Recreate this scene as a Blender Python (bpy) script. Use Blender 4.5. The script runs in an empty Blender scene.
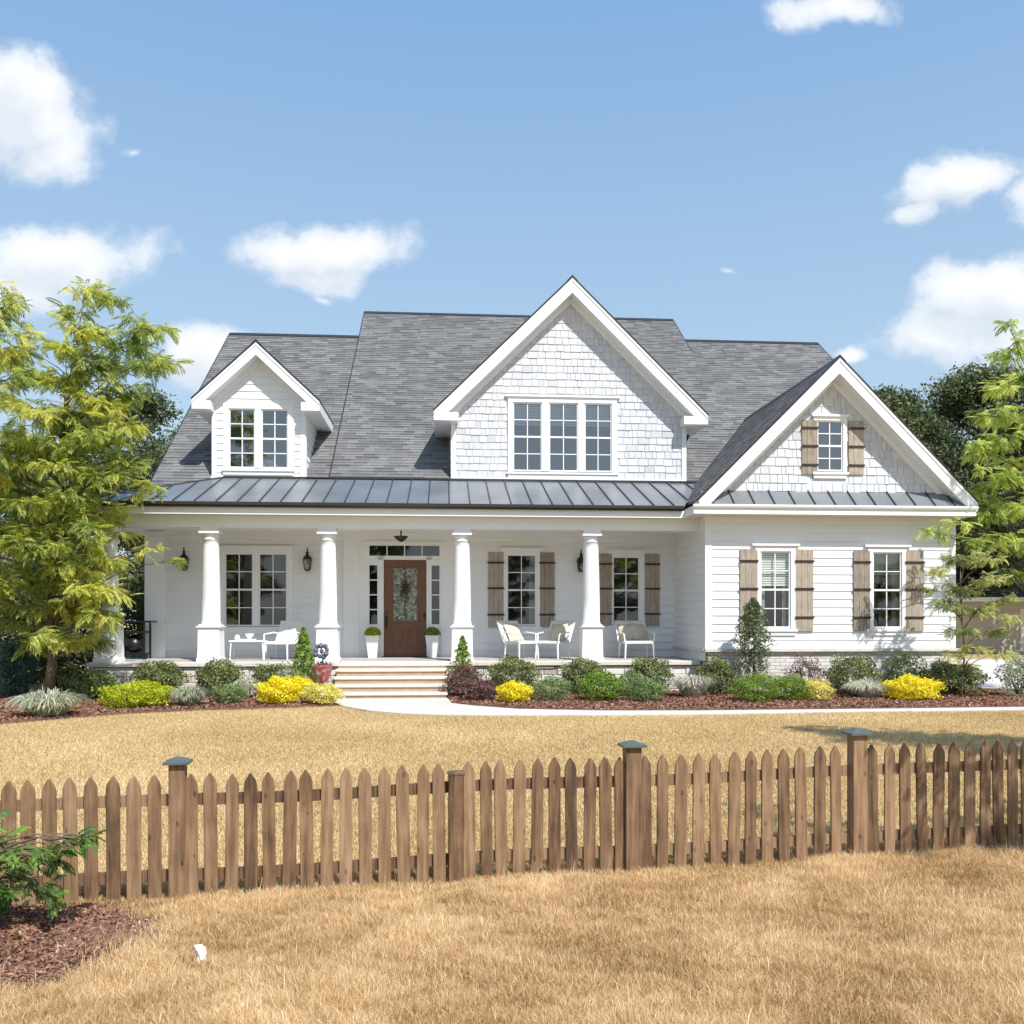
import bpy, math, random
import numpy as np
from mathutils import Vector, Matrix
random.seed(7); rng = np.random.default_rng(7)
R = math.radians; PI = math.pi
sc = bpy.context.scene
COL = sc.collection

# ------------------------------------------------------------------ camera
EYE = 1.71; F = 900.0; HZ = 620.0
cam = bpy.data.objects.new('camera', bpy.data.cameras.new('camera')); COL.objects.link(cam)
cam.data.sensor_width = 36; cam.data.lens = F/1024*36
cam.data.shift_y = (HZ-512)/1024; cam.data.clip_end = 3000
cam.location = (0, 0, EYE); cam.rotation_euler = (R(90), 0, 0); sc.camera = cam
TH = math.atan(67/900)
UX, UY = math.cos(TH), math.sin(TH)
def w2(u, v):                       # house plan coordinates -> world
    return (u*UX - v*UY, 21 + u*UY + v*UX)
def gpt(x, y, z=0.0):               # measured point on level ground
    d = (EYE-z)*F/(y-HZ); return ((x-512)/F*d, d)

# ------------------------------------------------------------------ object helpers
def link(o, parent=None):
    COL.objects.link(o)
    if parent: o.parent = parent
    return o
def tag(o, label=None, cat=None, group=None, kind=None):
    if label: o['label'] = label
    if cat: o['category'] = cat
    if group: o['group'] = group
    if kind: o['kind'] = kind
    return o
def empty(name, loc=(0,0,0), rz=0, parent=None):
    o = bpy.data.objects.new(name, None); o.empty_display_size = .2
    o.location = loc; o.rotation_euler = (0,0,rz); return link(o, parent)
def kids(o): return [c for c in o.children]
def copy_tree(o, parent=None):
    c = o.copy(); COL.objects.link(c); c.parent = parent
    for ch in kids(o): copy_tree(ch, c)
    return c

class MB:
    def __init__(s, tf=None): s.v=[]; s.f=[]; s.tf=tf
    def add(s, vs, fs):
        b=len(s.v)
        if s.tf: vs=[s.tf(*p) for p in vs]
        s.v += [tuple(p) for p in vs]; s.f += [tuple(b+i for i in f) for f in fs]
    def box(s, x0,x1,y0,y1,z0,z1):
        s.add([(x0,y0,z0),(x1,y0,z0),(x1,y1,z0),(x0,y1,z0),(x0,y0,z1),(x1,y0,z1),(x1,y1,z1),(x0,y1,z1)],
              [(0,3,2,1),(4,5,6,7),(0,1,5,4),(1,2,6,5),(2,3,7,6),(3,0,4,7)])
    def frustum(s, cx,cy,z0,z1,a0,a1,b0=None,b1=None):   # square taper half sizes a0 (bottom) a1 (top)
        b0=a0 if b0 is None else b0; b1=a1 if b1 is None else b1
        s.add([(cx-a0,cy-b0,z0),(cx+a0,cy-b0,z0),(cx+a0,cy+b0,z0),(cx-a0,cy+b0,z0),(cx-a1,cy-b1,z1),(cx+a1,cy-b1,z1),(cx+a1,cy+b1,z1),(cx-a1,cy+b1,z1)],
              [(0,3,2,1),(4,5,6,7),(0,1,5,4),(1,2,6,5),(2,3,7,6),(3,0,4,7)])
    def prism(s, pts, d0, d1, axis='y'):   # pts in plane, extruded along axis
        n=len(pts)
        if axis=='y': A=[(a,d0,b) for a,b in pts]+[(a,d1,b) for a,b in pts]
        elif axis=='z': A=[(a,b,d0) for a,b in pts]+[(a,b,d1) for a,b in pts]
        else: A=[(d0,a,b) for a,b in pts]+[(d1,a,b) for a,b in pts]
        sides=[(i,n+i,n+(i+1)%n,(i+1)%n) for i in range(n)]
        if axis=='z' and n>8:
            from mathutils.geometry import tessellate_polygon
            T=tessellate_polygon([[Vector((p[0],p[1],0)) for p in pts]])
            s.add(A,[tuple(t) for t in T]+[tuple(n+i for i in reversed(t)) for t in T]+sides); return
        s.add(A, [tuple(range(n)), tuple(range(2*n-1,n-1,-1))]+sides)
    def quad(s, a,b,c,d): s.add([a,b,c,d],[(0,1,2,3)])
    def lathe(s, cx,cy, prof, seg=20):     # prof: (r,z) list
        vs=[]; fs=[]
        for r,z in prof:
            for k in range(seg):
                t=2*PI*k/seg; vs.append((cx+r*math.cos(t), cy+r*math.sin(t), z))
        for i in range(len(prof)-1):
            for k in range(seg):
                k2=(k+1)%seg; fs.append((i*seg+k,i*seg+k2,(i+1)*seg+k2,(i+1)*seg+k))
        fs.append(tuple(range(seg-1,-1,-1))); fs.append(tuple((len(prof)-1)*seg+k for k in range(seg)))
        s.add(vs,fs)
    def tube(s, pts, rad, seg=6):
        pts=[Vector(p) for p in pts]; n=len(pts)
        if not hasattr(rad,'__len__'): rad=[rad]*n
        vs=[]; fs=[]
        for i,p in enumerate(pts):
            d=(pts[min(i+1,n-1)]-pts[max(i-1,0)])
            if d.length<1e-6: d=Vector((0,0,1))
            d.normalize(); a=d.cross(Vector((.31,.95,.02)) if abs(d.y)<.9 else Vector((1,0,0))).normalized(); b=d.cross(a)
            for k in range(seg):
                t=2*PI*k/seg; vs.append(tuple(p+rad[i]*(math.cos(t)*a+math.sin(t)*b)))
        for i in range(n-1):
            for k in range(seg):
                k2=(k+1)%seg; fs.append((i*seg+k,i*seg+k2,(i+1)*seg+k2,(i+1)*seg+k))
        fs.append(tuple(range(seg-1,-1,-1))); fs.append(tuple((n-1)*seg+k for k in range(seg)))
        s.add(vs,fs)
    def build(s, name, mat, parent=None, smooth=False, bevel=0, loc=None):
        me=bpy.data.meshes.new(name); me.from_pydata(s.v,[],s.f); me.update()
        if mat: me.materials.append(mat)
        if smooth: me.shade_smooth()
        o=bpy.data.objects.new(name,me); link(o,parent)
        if loc: o.location=loc
        import bmesh as bm_
        b=bm_.new(); b.from_mesh(me); bm_.ops.recalc_face_normals(b,faces=b.faces)
        if bevel:
            bm_.ops.remove_doubles(b,verts=b.verts,dist=1e-5)
            bm_.ops.bevel(b,geom=[e for e in b.edges if e.calc_face_angle(0)>.5],offset=bevel,segments=1,affect='EDGES')
        b.to_mesh(me); b.free()
        return o

def np_mesh(name, V, Fc, mat, parent=None, rnd=None, loc=None):
    """V (n,3) float, Fc (m,k) int with k 3 or 4; rnd per vertex"""
    me=bpy.data.meshes.new(name); n=len(V); m,k=Fc.shape
    me.vertices.add(n); me.vertices.foreach_set('co',np.ascontiguousarray(V,dtype=np.float32).ravel())
    me.loops.add(m*k); me.loops.foreach_set('vertex_index',np.ascontiguousarray(Fc,dtype=np.int32).ravel())
    me.polygons.add(m); me.polygons.foreach_set('loop_start',np.arange(0,m*k,k,dtype=np.int32))
    me.polygons.foreach_set('loop_total',np.full(m,k,dtype=np.int32))
    me.update(calc_edges=True); me.shade_flat()
    if rnd is not None:
        a=me.attributes.new('rnd','FLOAT','POINT'); a.data.foreach_set('value',np.ascontiguousarray(rnd,dtype=np.float32))
    if mat: me.materials.append(mat)
    o=bpy.data.objects.new(name,me); link(o,parent)
    if loc: o.location=loc
    return o

# ------------------------------------------------------------------ materials
def newmat(name):
    m=bpy.data.materials.new(name); m.use_nodes=True; nt=m.node_tree
    return m,nt,nt.nodes['Principled BSDF'],nt.nodes['Material Output']
def N(nt,t,**kw):
    n=nt.nodes.new(t)
    for k,v in kw.items():
        if hasattr(n,k): setattr(n,k,v)
        else: n.inputs[k].default_value=v
    return n
def L(nt,a,b): nt.links.new(a,b)
def ramp(nt,fac,stops):
    r=nt.nodes.new('ShaderNodeValToRGB'); el=r.color_ramp.elements
    while len(el)<len(stops): el.new(.5)
    for e,(p,c) in zip(el,stops): e.position=p; e.color=(*c,1) if len(c)==3 else c
    L(nt,fac,r.inputs[0]); return r.outputs[0]
def math_(nt,op,a,b=None,c=None):
    n=nt.nodes.new('ShaderNodeMath'); n.operation=op
    for i,x in enumerate((a,b,c)):
        if x is None: continue
        if isinstance(x,(int,float)): n.inputs[i].default_value=x
        else: L(nt,x,n.inputs[i])
    return n.outputs[0]
def noise(nt,scale,vec=None,detail=4,rough=.55):
    n=N(nt,'ShaderNodeTexNoise'); n.inputs['Scale'].default_value=scale; n.inputs['Detail'].default_value=detail; n.inputs['Roughness'].default_value=rough
    if vec is not None: L(nt,vec,n.inputs['Vector'])
    return n.outputs['Fac']
def objco(nt,scale=(1,1,1)):
    t=nt.nodes.new('ShaderNodeTexCoord'); m=nt.nodes.new('ShaderNodeMapping'); L(nt,t.outputs['Object'],m.inputs[0]); m.inputs['Scale'].default_value=scale
    return m.outputs[0]
def bump(nt,h,bs,strength=.3,dist=.01):
    b=nt.nodes.new('ShaderNodeBump'); b.inputs['Strength'].default_value=strength; b.inputs['Distance'].default_value=dist
    L(nt,h,b.inputs['Height']); L(nt,b.outputs[0],bs.inputs['Normal']); return b
def simple(name,c,rough=.5,metal=0,var=.12,scale=3,bmp=0,stretch=(1,1,1),bscale=40):
    m,nt,bs,_=newmat(name); co=objco(nt,stretch)
    lo=tuple(x*(1-var) for x in c); hi=tuple(min(1,x*(1+var)) for x in c)
    L(nt,ramp(nt,noise(nt,scale,co,6,.6),[(.3,lo),(.7,hi)]),bs.inputs['Base Color'])
    bs.inputs['Roughness'].default_value=rough; bs.inputs['Metallic'].default_value=metal
    if bmp: bump(nt,noise(nt,bscale,co),bs,bmp,.01)
    return m
M={}
M['white']=simple('white_paint',(.80,.805,.81),.45,var=.025,scale=1.5)
M['siding']=simple('white_siding',(.785,.795,.81),.5,var=.03,scale=1.2,bmp=.08,stretch=(.6,.6,8),bscale=20)
M['cedar_back']=simple('shingle_gap_paint',(.58,.60,.62),.8,var=.05)
M['cream']=simple('porch_ceiling_paint',(.74,.69,.60),.5,var=.03)
M['stone_cap']=simple('limestone',(.66,.60,.52),.7,var=.08,scale=4,bmp=.2)
M['riser']=simple('step_riser_stone',(.42,.29,.19),.8,var=.15,scale=6,bmp=.3)
M['black']=simple('black_metal',(.018,.016,.015),.35,.3,var=.1)
M['bronze']=simple('dark_bronze',(.05,.035,.025),.35,.7,var=.15)
M['gutter']=simple('dark_gutter',(.045,.04,.036),.4,.4,var=.1)
M['concrete']=simple('concrete',(.56,.535,.49),.85,var=.07,scale=1.3,bmp=.2,bscale=60)
M['floor']=simple('porch_floor_slate',(.42,.40,.38),.6,var=.12,scale=2,bmp=.1)
M['iron']=simple('iron_strap',(.035,.03,.026),.5,.4,var=.2)
M['wicker']=simple('white_wicker',(.74,.73,.70),.6,var=.06,scale=8,bmp=.3,bscale=120)
M['sling']=simple('pale_sling_fabric',(.74,.73,.71),.8,var=.05,scale=10,bmp=.2,bscale=200)
M['pillow']=simple('tan_pillow_linen',(.58,.51,.40),.9,var=.08,scale=8,bmp=.3,bscale=90)
M['pot']=simple('white_glazed_pot',(.78,.77,.75),.25,var=.03)
M['soil']=simple('potting_soil',(.05,.035,.025),.9,var=.3,scale=20)
M['neigh']=simple('tan_stucco',(.52,.44,.34),.8,var=.05)
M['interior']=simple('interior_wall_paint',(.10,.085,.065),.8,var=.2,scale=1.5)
M['curtain']=simple('pale_curtain',(.36,.37,.35),.9,var=.05,scale=2,bmp=.6,stretch=(14,14,.4),bscale=3)
M['blind']=simple('pale_blind',(.80,.80,.77),.7,var=.06,scale=3)
M['flag']=simple('white_plastic',(.85,.85,.85),.4,var=.03)
M['redpot']=None
# stained/raw wood
def wood(name,dark,mid,light,sz=(18,18,1.2),rough=.75,bmp=.35):
    m,nt,bs,_=newmat(name)
    at=N(nt,'ShaderNodeObjectInfo'); co=nt.nodes.new('ShaderNodeTexCoord')
    add=nt.nodes.new('ShaderNodeVectorMath'); add.operation='ADD'; L(nt,co.outputs['Object'],add.inputs[0])
    r3=nt.nodes.new('ShaderNodeCombineXYZ'); q=math_(nt,'MULTIPLY',at.outputs['Random'],37.0); L(nt,q,r3.inputs[0]); L(nt,q,r3.inputs[2]); L(nt,r3.outputs[0],add.inputs[1])
    mp=nt.nodes.new('ShaderNodeMapping'); L(nt,add.outputs[0],mp.inputs[0]); mp.inputs['Scale'].default_value=sz
    n1=noise(nt,1.6,mp.outputs[0],8,.65)
    n2=noise(nt,5,add.outputs[0],3)
    f=math_(nt,'ADD',math_(nt,'MULTIPLY',n1,.72),math_(nt,'ADD',math_(nt,'MULTIPLY',n2,.2),math_(nt,'MULTIPLY',math_(nt,'SUBTRACT',at.outputs['Random'],.25),.22)))
    vk=nt.nodes.new('ShaderNodeTexVoronoi'); vk.inputs['Scale'].default_value=1; mk=nt.nodes.new('ShaderNodeMapping'); mk.inputs['Scale'].default_value=(9,9,4.5); L(nt,add.outputs[0],mk.inputs[0]); L(nt,mk.outputs[0],vk.inputs['Vector'])
    kn=math_(nt,'MULTIPLY',math_(nt,'LESS_THAN',vk.outputs['Distance'],.11),.13)
    L(nt,ramp(nt,math_(nt,'SUBTRACT',f,kn),[(.34,dark),(.52,mid),(.72,light)]),bs.inputs['Base Color'])
    bs.inputs['Roughness'].default_value=rough; bump(nt,n1,bs,bmp,.006); return m
M['fence']=wood('stained_fence_wood',(.065,.034,.016),(.205,.118,.060),(.35,.228,.13))
M['shutter']=wood('weathered_shutter_wood',(.21,.17,.135),(.36,.30,.24),(.49,.42,.34),(25,25,2),.85)
M['door']=wood('mahogany_door_wood',(.06,.024,.011),(.125,.050,.022),(.19,.078,.035),(14,14,1.0),.35,.1)
M['bark']=simple('tree_bark',(.16,.115,.08),.9,var=.4,scale=6,bmp=.8,stretch=(6,6,1),bscale=8)
M['darkbark']=simple('dark_bark',(.06,.045,.035),.9,var=.4,scale=6,bmp=.8,stretch=(6,6,1),bscale=8)
# asphalt shingles: coords (along, up the slope)
def shingle_mat(name,along,k,off=(0,0)):
    m,nt,bs,_=newmat(name); t=nt.nodes.new('ShaderNodeTexCoord'); sp=nt.nodes.new('ShaderNodeSeparateXYZ'); L(nt,t.outputs['Object'],sp.inputs[0])
    c=nt.nodes.new('ShaderNodeCombineXYZ'); L(nt,sp.outputs[along],c.inputs[0]); 
    zz=math_(nt,'MULTIPLY',math_(nt,'SUBTRACT',sp.outputs[2],off[0]),k); L(nt,zz,c.inputs[1])
    br=nt.nodes.new('ShaderNodeTexBrick'); L(nt,c.outputs[0],br.inputs['Vector'])
    br.inputs['Scale'].default_value=1; br.inputs['Brick Width'].default_value=.30; br.inputs['Row Height'].default_value=.155
    br.inputs['Mortar Size'].default_value=.006; br.inputs['Mortar Smooth'].default_value=.1; br.offset=.37; br.squash=1.6; br.squash_frequency=3
    br.inputs['Color1'].default_value=(.0,.0,.0,1); br.inputs['Color2'].default_value=(1,1,1,1); br.inputs['Mortar'].default_value=(.1,.1,.1,1)
    mp=nt.nodes.new('ShaderNodeMapping'); L(nt,c.outputs[0],mp.inputs[0]); mp.inputs['Scale'].default_value=(5.5,6.4,1)
    nz=noise(nt,1,mp.outputs[0],3,.7); gr=noise(nt,28,c.outputs[0],2)
    f=math_(nt,'ADD',math_(nt,'MULTIPLY',br.outputs['Color'],.34),math_(nt,'ADD',math_(nt,'MULTIPLY',nz,.26),math_(nt,'MULTIPLY',gr,.34)))
    big=noise(nt,.35,c.outputs[0],3)
    f=math_(nt,'ADD',f,math_(nt,'MULTIPLY',math_(nt,'SUBTRACT',big,.5),.12))
    L(nt,ramp(nt,f,[(.2,(.085,.085,.087)),(.5,(.172,.171,.171)),(.8,(.285,.282,.278))]),bs.inputs['Base Color'])
    bs.inputs['Roughness'].default_value=.95; bs.inputs['Specular IOR Level'].default_value=.2
    bump(nt,f,bs,.6,.02); return m
SL=.765
M['sh_main']=shingle_mat('asphalt_shingles_main',0,math.sqrt(1+SL*SL)/SL,(5.28,))
M['sh_side']=shingle_mat('asphalt_shingles_cross',1,1.43,(4.27,))
# metal roof
m,nt,bs,_=newmat('standing_seam_metal'); co=objco(nt)
L(nt,ramp(nt,noise(nt,.9,co,3),[(.3,(.18,.195,.215)),(.7,(.25,.265,.285))]),bs.inputs['Base Color'])
bs.inputs['Metallic'].default_value=.35; bs.inputs['Roughness'].default_value=.38; bump(nt,noise(nt,2.5,co,2),bs,.12,.02); M['metal']=m
M['seam']=simple('seam_metal',(.05,.055,.06),.45,.3,var=.1)
# cedar shingles painted white: colour per piece
def rndmat(name,stops,rough=.6,bs_=0,trans=0,spec=.3,nscale=0,namp=.3):
    m,nt,bs,out=newmat(name); a=nt.nodes.new('ShaderNodeAttribute'); a.attribute_name='rnd'
    f=a.outputs['Fac']
    if nscale:
        g=nt.nodes.new('ShaderNodeNewGeometry'); nn=noise(nt,nscale,g.outputs['Position'],3)
        f=math_(nt,'ADD',f,math_(nt,'MULTIPLY',math_(nt,'SUBTRACT',nn,.5),namp*2))
    c=ramp(nt,f,stops); L(nt,c,bs.inputs['Base Color']); bs.inputs['Roughness'].default_value=rough; bs.inputs['Specular IOR Level'].default_value=spec
    if bs_: bump(nt,noise(nt,25,objco(nt,(3,3,1))),bs,bs_,.01)
    if trans:
        tr=nt.nodes.new('ShaderNodeBsdfTranslucent'); mx=nt.nodes.new('ShaderNodeMixShader'); mx.inputs[0].default_value=trans
        sat=nt.nodes.new('ShaderNodeHueSaturation'); sat.inputs['Value'].default_value=1.5; sat.inputs['Saturation'].default_value=1.1; L(nt,c,sat.inputs['Color']); L(nt,sat.outputs[0],tr.inputs[0])
        L(nt,bs.outputs[0],mx.inputs[1]); L(nt,tr.outputs[0],mx.inputs[2]); L(nt,mx.outputs[0],out.inputs[0])
    return m
M['cedar']=rndmat('white_painted_cedar_shingles',[(0,(.46,.475,.51)),(.35,(.54,.55,.575)),(1,(.615,.62,.64))],.6,.25)
M['ledge']=rndmat('stacked_ledgestone',[(0,(.38,.33,.29)),(.4,(.62,.57,.52)),(.75,(.72,.68,.63)),(1,(.77,.75,.72))],.85,.5)
M['mulch']=rndmat('wood_mulch_chips',[(0,(.08,.036,.022)),(.4,(.25,.12,.075)),(.8,(.34,.19,.125)),(1,(.60,.45,.33))],.9)
M['mulch_base']=simple('mulch_soil',(.16,.085,.058),.95,var=.5,scale=18,bmp=.9,bscale=45)
M['dry']=rndmat('dry_golden_grass',[(0,(.27,.16,.06)),(.28,(.52,.345,.16)),(.58,(.73,.545,.305)),(1,(.93,.81,.58))],.65,trans=.28,nscale=2.2,namp=.30)
M['lawn']=rndmat('straw_lawn_grass',[(0,(.33,.24,.11)),(.3,(.53,.39,.19)),(.65,(.66,.51,.28)),(1,(.78,.65,.42))],.7,trans=.25,nscale=.35,namp=.38)
# whitewashed brick
m,nt,bs,_=newmat('whitewashed_brick'); t=nt.nodes.new('ShaderNodeTexCoord'); sp=nt.nodes.new('ShaderNodeSeparateXYZ'); L(nt,t.outputs['Object'],sp.inputs[0])
c=nt.nodes.new('ShaderNodeCombineXYZ'); L(nt,math_(nt,'ADD',sp.outputs[0],sp.outputs[1]),c.inputs[0]); L(nt,sp.outputs[2],c.inputs[1])
br=nt.nodes.new('ShaderNodeTexBrick'); L(nt,c.outputs[0],br.inputs['Vector']); br.inputs['Scale'].default_value=1
br.inputs['Brick Width'].default_value=.24; br.inputs['Row Height'].default_value=.082; br.inputs['Mortar Size'].default_value=.008
br.inputs['Color1'].default_value=(.76,.73,.70,1); br.inputs['Color2'].default_value=(.58,.54,.51,1); br.inputs['Mortar'].default_value=(.42,.39,.37,1)
L(nt,br.outputs['Color'],bs.inputs['Base Color']); bs.inputs['Roughness'].default_value=.85
inv=math_(nt,'SUBTRACT',1.0,br.outputs['Fac']); bump(nt,math_(nt,'ADD',inv,math_(nt,'MULTIPLY',noise(nt,30,c.outputs[0]),.4)),bs,.7,.015); M['brick']=m
# glass panes: clear with mirror reflection
def glassmat(name,tint=(.85,.9,.88),base=.07):
    m,nt,bs,out=newmat(name); nt.nodes.remove(bs)
    tr=nt.nodes.new('ShaderNodeBsdfTransparent'); tr.inputs[0].default_value=(*tint,1)
    gl=nt.nodes.new('ShaderNodeBsdfGlossy'); gl.inputs['Roughness'].default_value=.015
    fr=nt.nodes.new('ShaderNodeFresnel'); fr.inputs[0].default_value=1.6
    mx=nt.nodes.new('ShaderNodeMixShader'); L(nt,math_(nt,'ADD',math_(nt,'MULTIPLY',fr.outputs[0],1.0),base),mx.inputs[0])
    b=nt.nodes.new('ShaderNodeBump'); b.inputs['Strength'].default_value=.06; b.inputs['Distance'].default_value=.02; L(nt,noise(nt,1.7,objco(nt),2),b.inputs['Height']); L(nt,b.outputs[0],gl.inputs['Normal'])
    L(nt,tr.outputs[0],mx.inputs[1]); L(nt,gl.outputs[0],mx.inputs[2]); L(nt,mx.outputs[0],out.inputs[0]); return m
M['glass']=glassmat('window_glass'); M['glass_up']=glassmat('upper_window_glass',(.82,.87,.88),.22)
m,nt,bs,_=newmat('leaded_door_glass'); co=objco(nt)
v=nt.nodes.new('ShaderNodeTexVoronoi'); v.inputs['Scale'].default_value=17; L(nt,co,v.inputs['Vector']); v.feature='DISTANCE_TO_EDGE'
v2=nt.nodes.new('ShaderNodeTexVoronoi'); v2.inputs['Scale'].default_value=17; L(nt,co,v2.inputs['Vector'])
sepc=nt.nodes.new('ShaderNodeSeparateColor'); L(nt,v2.outputs['Color'],sepc.inputs[0])
c1=ramp(nt,sepc.outputs[0],[(0,(.10,.12,.09)),(.5,(.27,.30,.24)),(1,(.50,.50,.42))])
mx=nt.nodes.new('ShaderNodeMix'); mx.data_type='RGBA'; L(nt,math_(nt,'LESS_THAN',v.outputs['Distance'],.05),mx.inputs[0]); L(nt,c1,mx.inputs[6]); mx.inputs[7].default_value=(.06,.055,.05,1)
L(nt,mx.outputs[2],bs.inputs['Base Color']); bs.inputs['Roughness'].default_value=.15; M['leaded']=m
m,nt,bs,_=newmat('red_patterned_pot'); co=objco(nt)
v=nt.nodes.new('ShaderNodeTexVoronoi'); v.inputs['Scale'].default_value=11; L(nt,co,v.inputs['Vector'])
L(nt,ramp(nt,v.outputs['Distance'],[(.15,(.45,.03,.03)),(.4,(.36,.05,.05)),(.55,(.20,.14,.13)),(.8,(.42,.36,.34))]),bs.inputs['Base Color']); bs.inputs['Roughness'].default_value=.35; M['redpot']=m
# terrain
m,nt,bs,_=newmat('straw_ground'); g=nt.nodes.new('ShaderNodeNewGeometry'); P=g.outputs['Position']
f=math_(nt,'ADD',math_(nt,'MULTIPLY',noise(nt,.35,P,4),.4),math_(nt,'ADD',math_(nt,'MULTIPLY',noise(nt,4,P,6,.7),.3),math_(nt,'MULTIPLY',noise(nt,60,P,3,.7),.3)))
L(nt,ramp(nt,f,[(.35,(.26,.18,.08)),(.5,(.42,.31,.145)),(.65,(.54,.41,.215))]),bs.inputs['Base Color']); bs.inputs['Roughness'].default_value=.9
bump(nt,noise(nt,50,P,4,.7),bs,.6,.03); M['ground']=m
# leaves
def leafmat(name,stops,trans=.3,nscale=0,namp=.3): return rndmat(name,stops,.5,0,trans,.35,nscale,namp)
M['lf_pist']=leafmat('yellow_green_leaves',[(0,(.12,.17,.05)),(.35,(.28,.35,.09)),(.7,(.52,.54,.13)),(1,(.72,.66,.18))],.48,.75,.42)
M['lf_right']=leafmat('bright_green_leaves',[(0,(.13,.19,.05)),(.35,(.30,.39,.09)),(.7,(.50,.56,.15)),(1,(.72,.70,.26))],.48,.75,.35)
M['lf_small']=leafmat('thin_green_leaves',[(0,(.18,.22,.07)),(.5,(.40,.44,.15)),(1,(.62,.60,.25))],.35)
M['lf_dark']=leafmat('dark_evergreen_leaves',[(0,(.02,.033,.013)),(.5,(.075,.10,.035)),(1,(.19,.215,.08))],.15,.25,.3)
M['lf_mid']=leafmat('mid_green_leaves',[(0,(.045,.065,.03)),(.5,(.12,.155,.065)),(1,(.24,.27,.13))],.2,.25,.3)
M['lf_blue']=leafmat('blue_green_needles',[(0,(.03,.06,.04)),(.5,(.09,.15,.10)),(1,(.2,.28,.2))],.2)
M['lf_box']=leafmat('boxwood_leaves',[(0,(.03,.042,.014)),(.45,(.125,.155,.045)),(1,(.42,.43,.18))],.2)
M['lf_green']=leafmat('bright_shrub_leaves',[(0,(.05,.10,.012)),(.5,(.16,.26,.03)),(1,(.36,.46,.08))],.25)
M['lf_sage']=leafmat('sage_green_leaves',[(0,(.06,.10,.03)),(.5,(.175,.25,.085)),(1,(.40,.45,.21))],.2)
M['lf_chart']=leafmat('chartreuse_leaves',[(0,(.12,.18,.01)),(.4,(.36,.42,.015)),(1,(.62,.62,.05))],.3)
M['lf_yel']=leafmat('yellow_blooms',[(0,(.24,.26,.012)),(.25,(.72,.60,.015)),(1,(.92,.82,.06))],.25)
M['lf_pyel']=leafmat('pale_yellow_blooms',[(0,(.26,.27,.05)),(.4,(.66,.58,.12)),(1,(.86,.80,.34))],.25)
M['lf_red']=leafmat('burgundy_leaves',[(0,(.05,.022,.022)),(.5,(.15,.075,.065)),(1,(.32,.2,.18))],.2)
M['lf_white']=leafmat('variegated_blades',[(0,(.20,.24,.13)),(.5,(.46,.48,.34)),(1,(.74,.73,.60))],.25)
M['lf_silver']=leafmat('silvery_blades',[(0,(.28,.29,.20)),(.5,(.56,.54,.44)),(1,(.80,.77,.68))],.25)
M['lf_lav']=leafmat('grey_green_blades',[(0,(.16,.19,.11)),(.5,(.38,.41,.28)),(1,(.64,.64,.52))],.25)
M['lf_fore']=leafmat('glossy_green_leaves',[(0,(.02,.055,.012)),(.5,(.07,.15,.025)),(1,(.20,.33,.05))],.3)
M['twig']=simple('brown_twigs',(.09,.055,.03),.8,var=.3)
M['fig']=simple('slate_blue_petals',(.10,.11,.15),.5,var=.35,scale=9)

# ------------------------------------------------------------------ foliage helpers
def diamonds(P,size,nrm=None,asp=.5,jit=.6,rnd=None,droop=None):
    """leaf quads at P; size array; nrm preferred normals"""
    n=len(P); size=np.broadcast_to(size,(n,)).reshape(-1,1)
    r=rng.normal(size=(n,3)); r/=np.linalg.norm(r,axis=1,keepdims=True)
    if nrm is not None: r=nrm*(1-jit)+r*jit; r/=np.linalg.norm(r,axis=1,keepdims=True)+1e-9
    t=rng.normal(size=(n,3))
    if droop is not None: t=t*.6+droop
    a=np.cross(r,t); a/=np.linalg.norm(a,axis=1,keepdims=True)+1e-9; b=np.cross(r,a)
    if droop is not None: a,b=b,a
    V=np.empty((n,4,3)); V[:,0]=P-a*size*.5; V[:,1]=P+b*size*asp*.5; V[:,2]=P+a*size*.5; V[:,3]=P-b*size*asp*.5
    Fc=np.arange(n*4).reshape(n,4)
    rn=rng.random(n) if rnd is None else rnd
    return V.reshape(-1,3),Fc,np.repeat(rn,4)
def merge(parts):
    V=[];Fc=[];Rn=[];o=0
    for v,f,r in parts: V.append(v);Fc.append(f+o);Rn.append(r);o+=len(v)
    return np.concatenate(V),np.concatenate(Fc),np.concatenate(Rn)
def frond_template(L=1.0,pairs=7,ang=55,ll=.42,lw=.15):
    vs=[]
    def leaf(p,d,l,w):
        d=np.array(d)/np.linalg.norm(d); side=np.cross(d,[0,0,1]); side/=np.linalg.norm(side)
        vs.append([p, p+d*l*.45+side*w*.5+[0,0,.02], p+d*l+[0,0,-.10*l], p+d*l*.45-side*w*.5+[0,0,.02]])
    for i in range(pairs):
        t=(i+1)/(pairs+.6); p=np.array([t,0,-.28*t*t])*L
        a=R(ang*(1-.35*t)); l=ll*(1-.45*abs(t-.45))*L
        for s in (-1,1): leaf(p,[math.cos(a),s*math.sin(a),-.35],l,lw*L)
    leaf(np.array([1,0,-.28])*L,[1,0,-.6],ll*.8*L,lw*L)
    return np.array(vs)         # (leaflets,4,3)
FR=frond_template(1.0,6,56,.38,.12)
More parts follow.
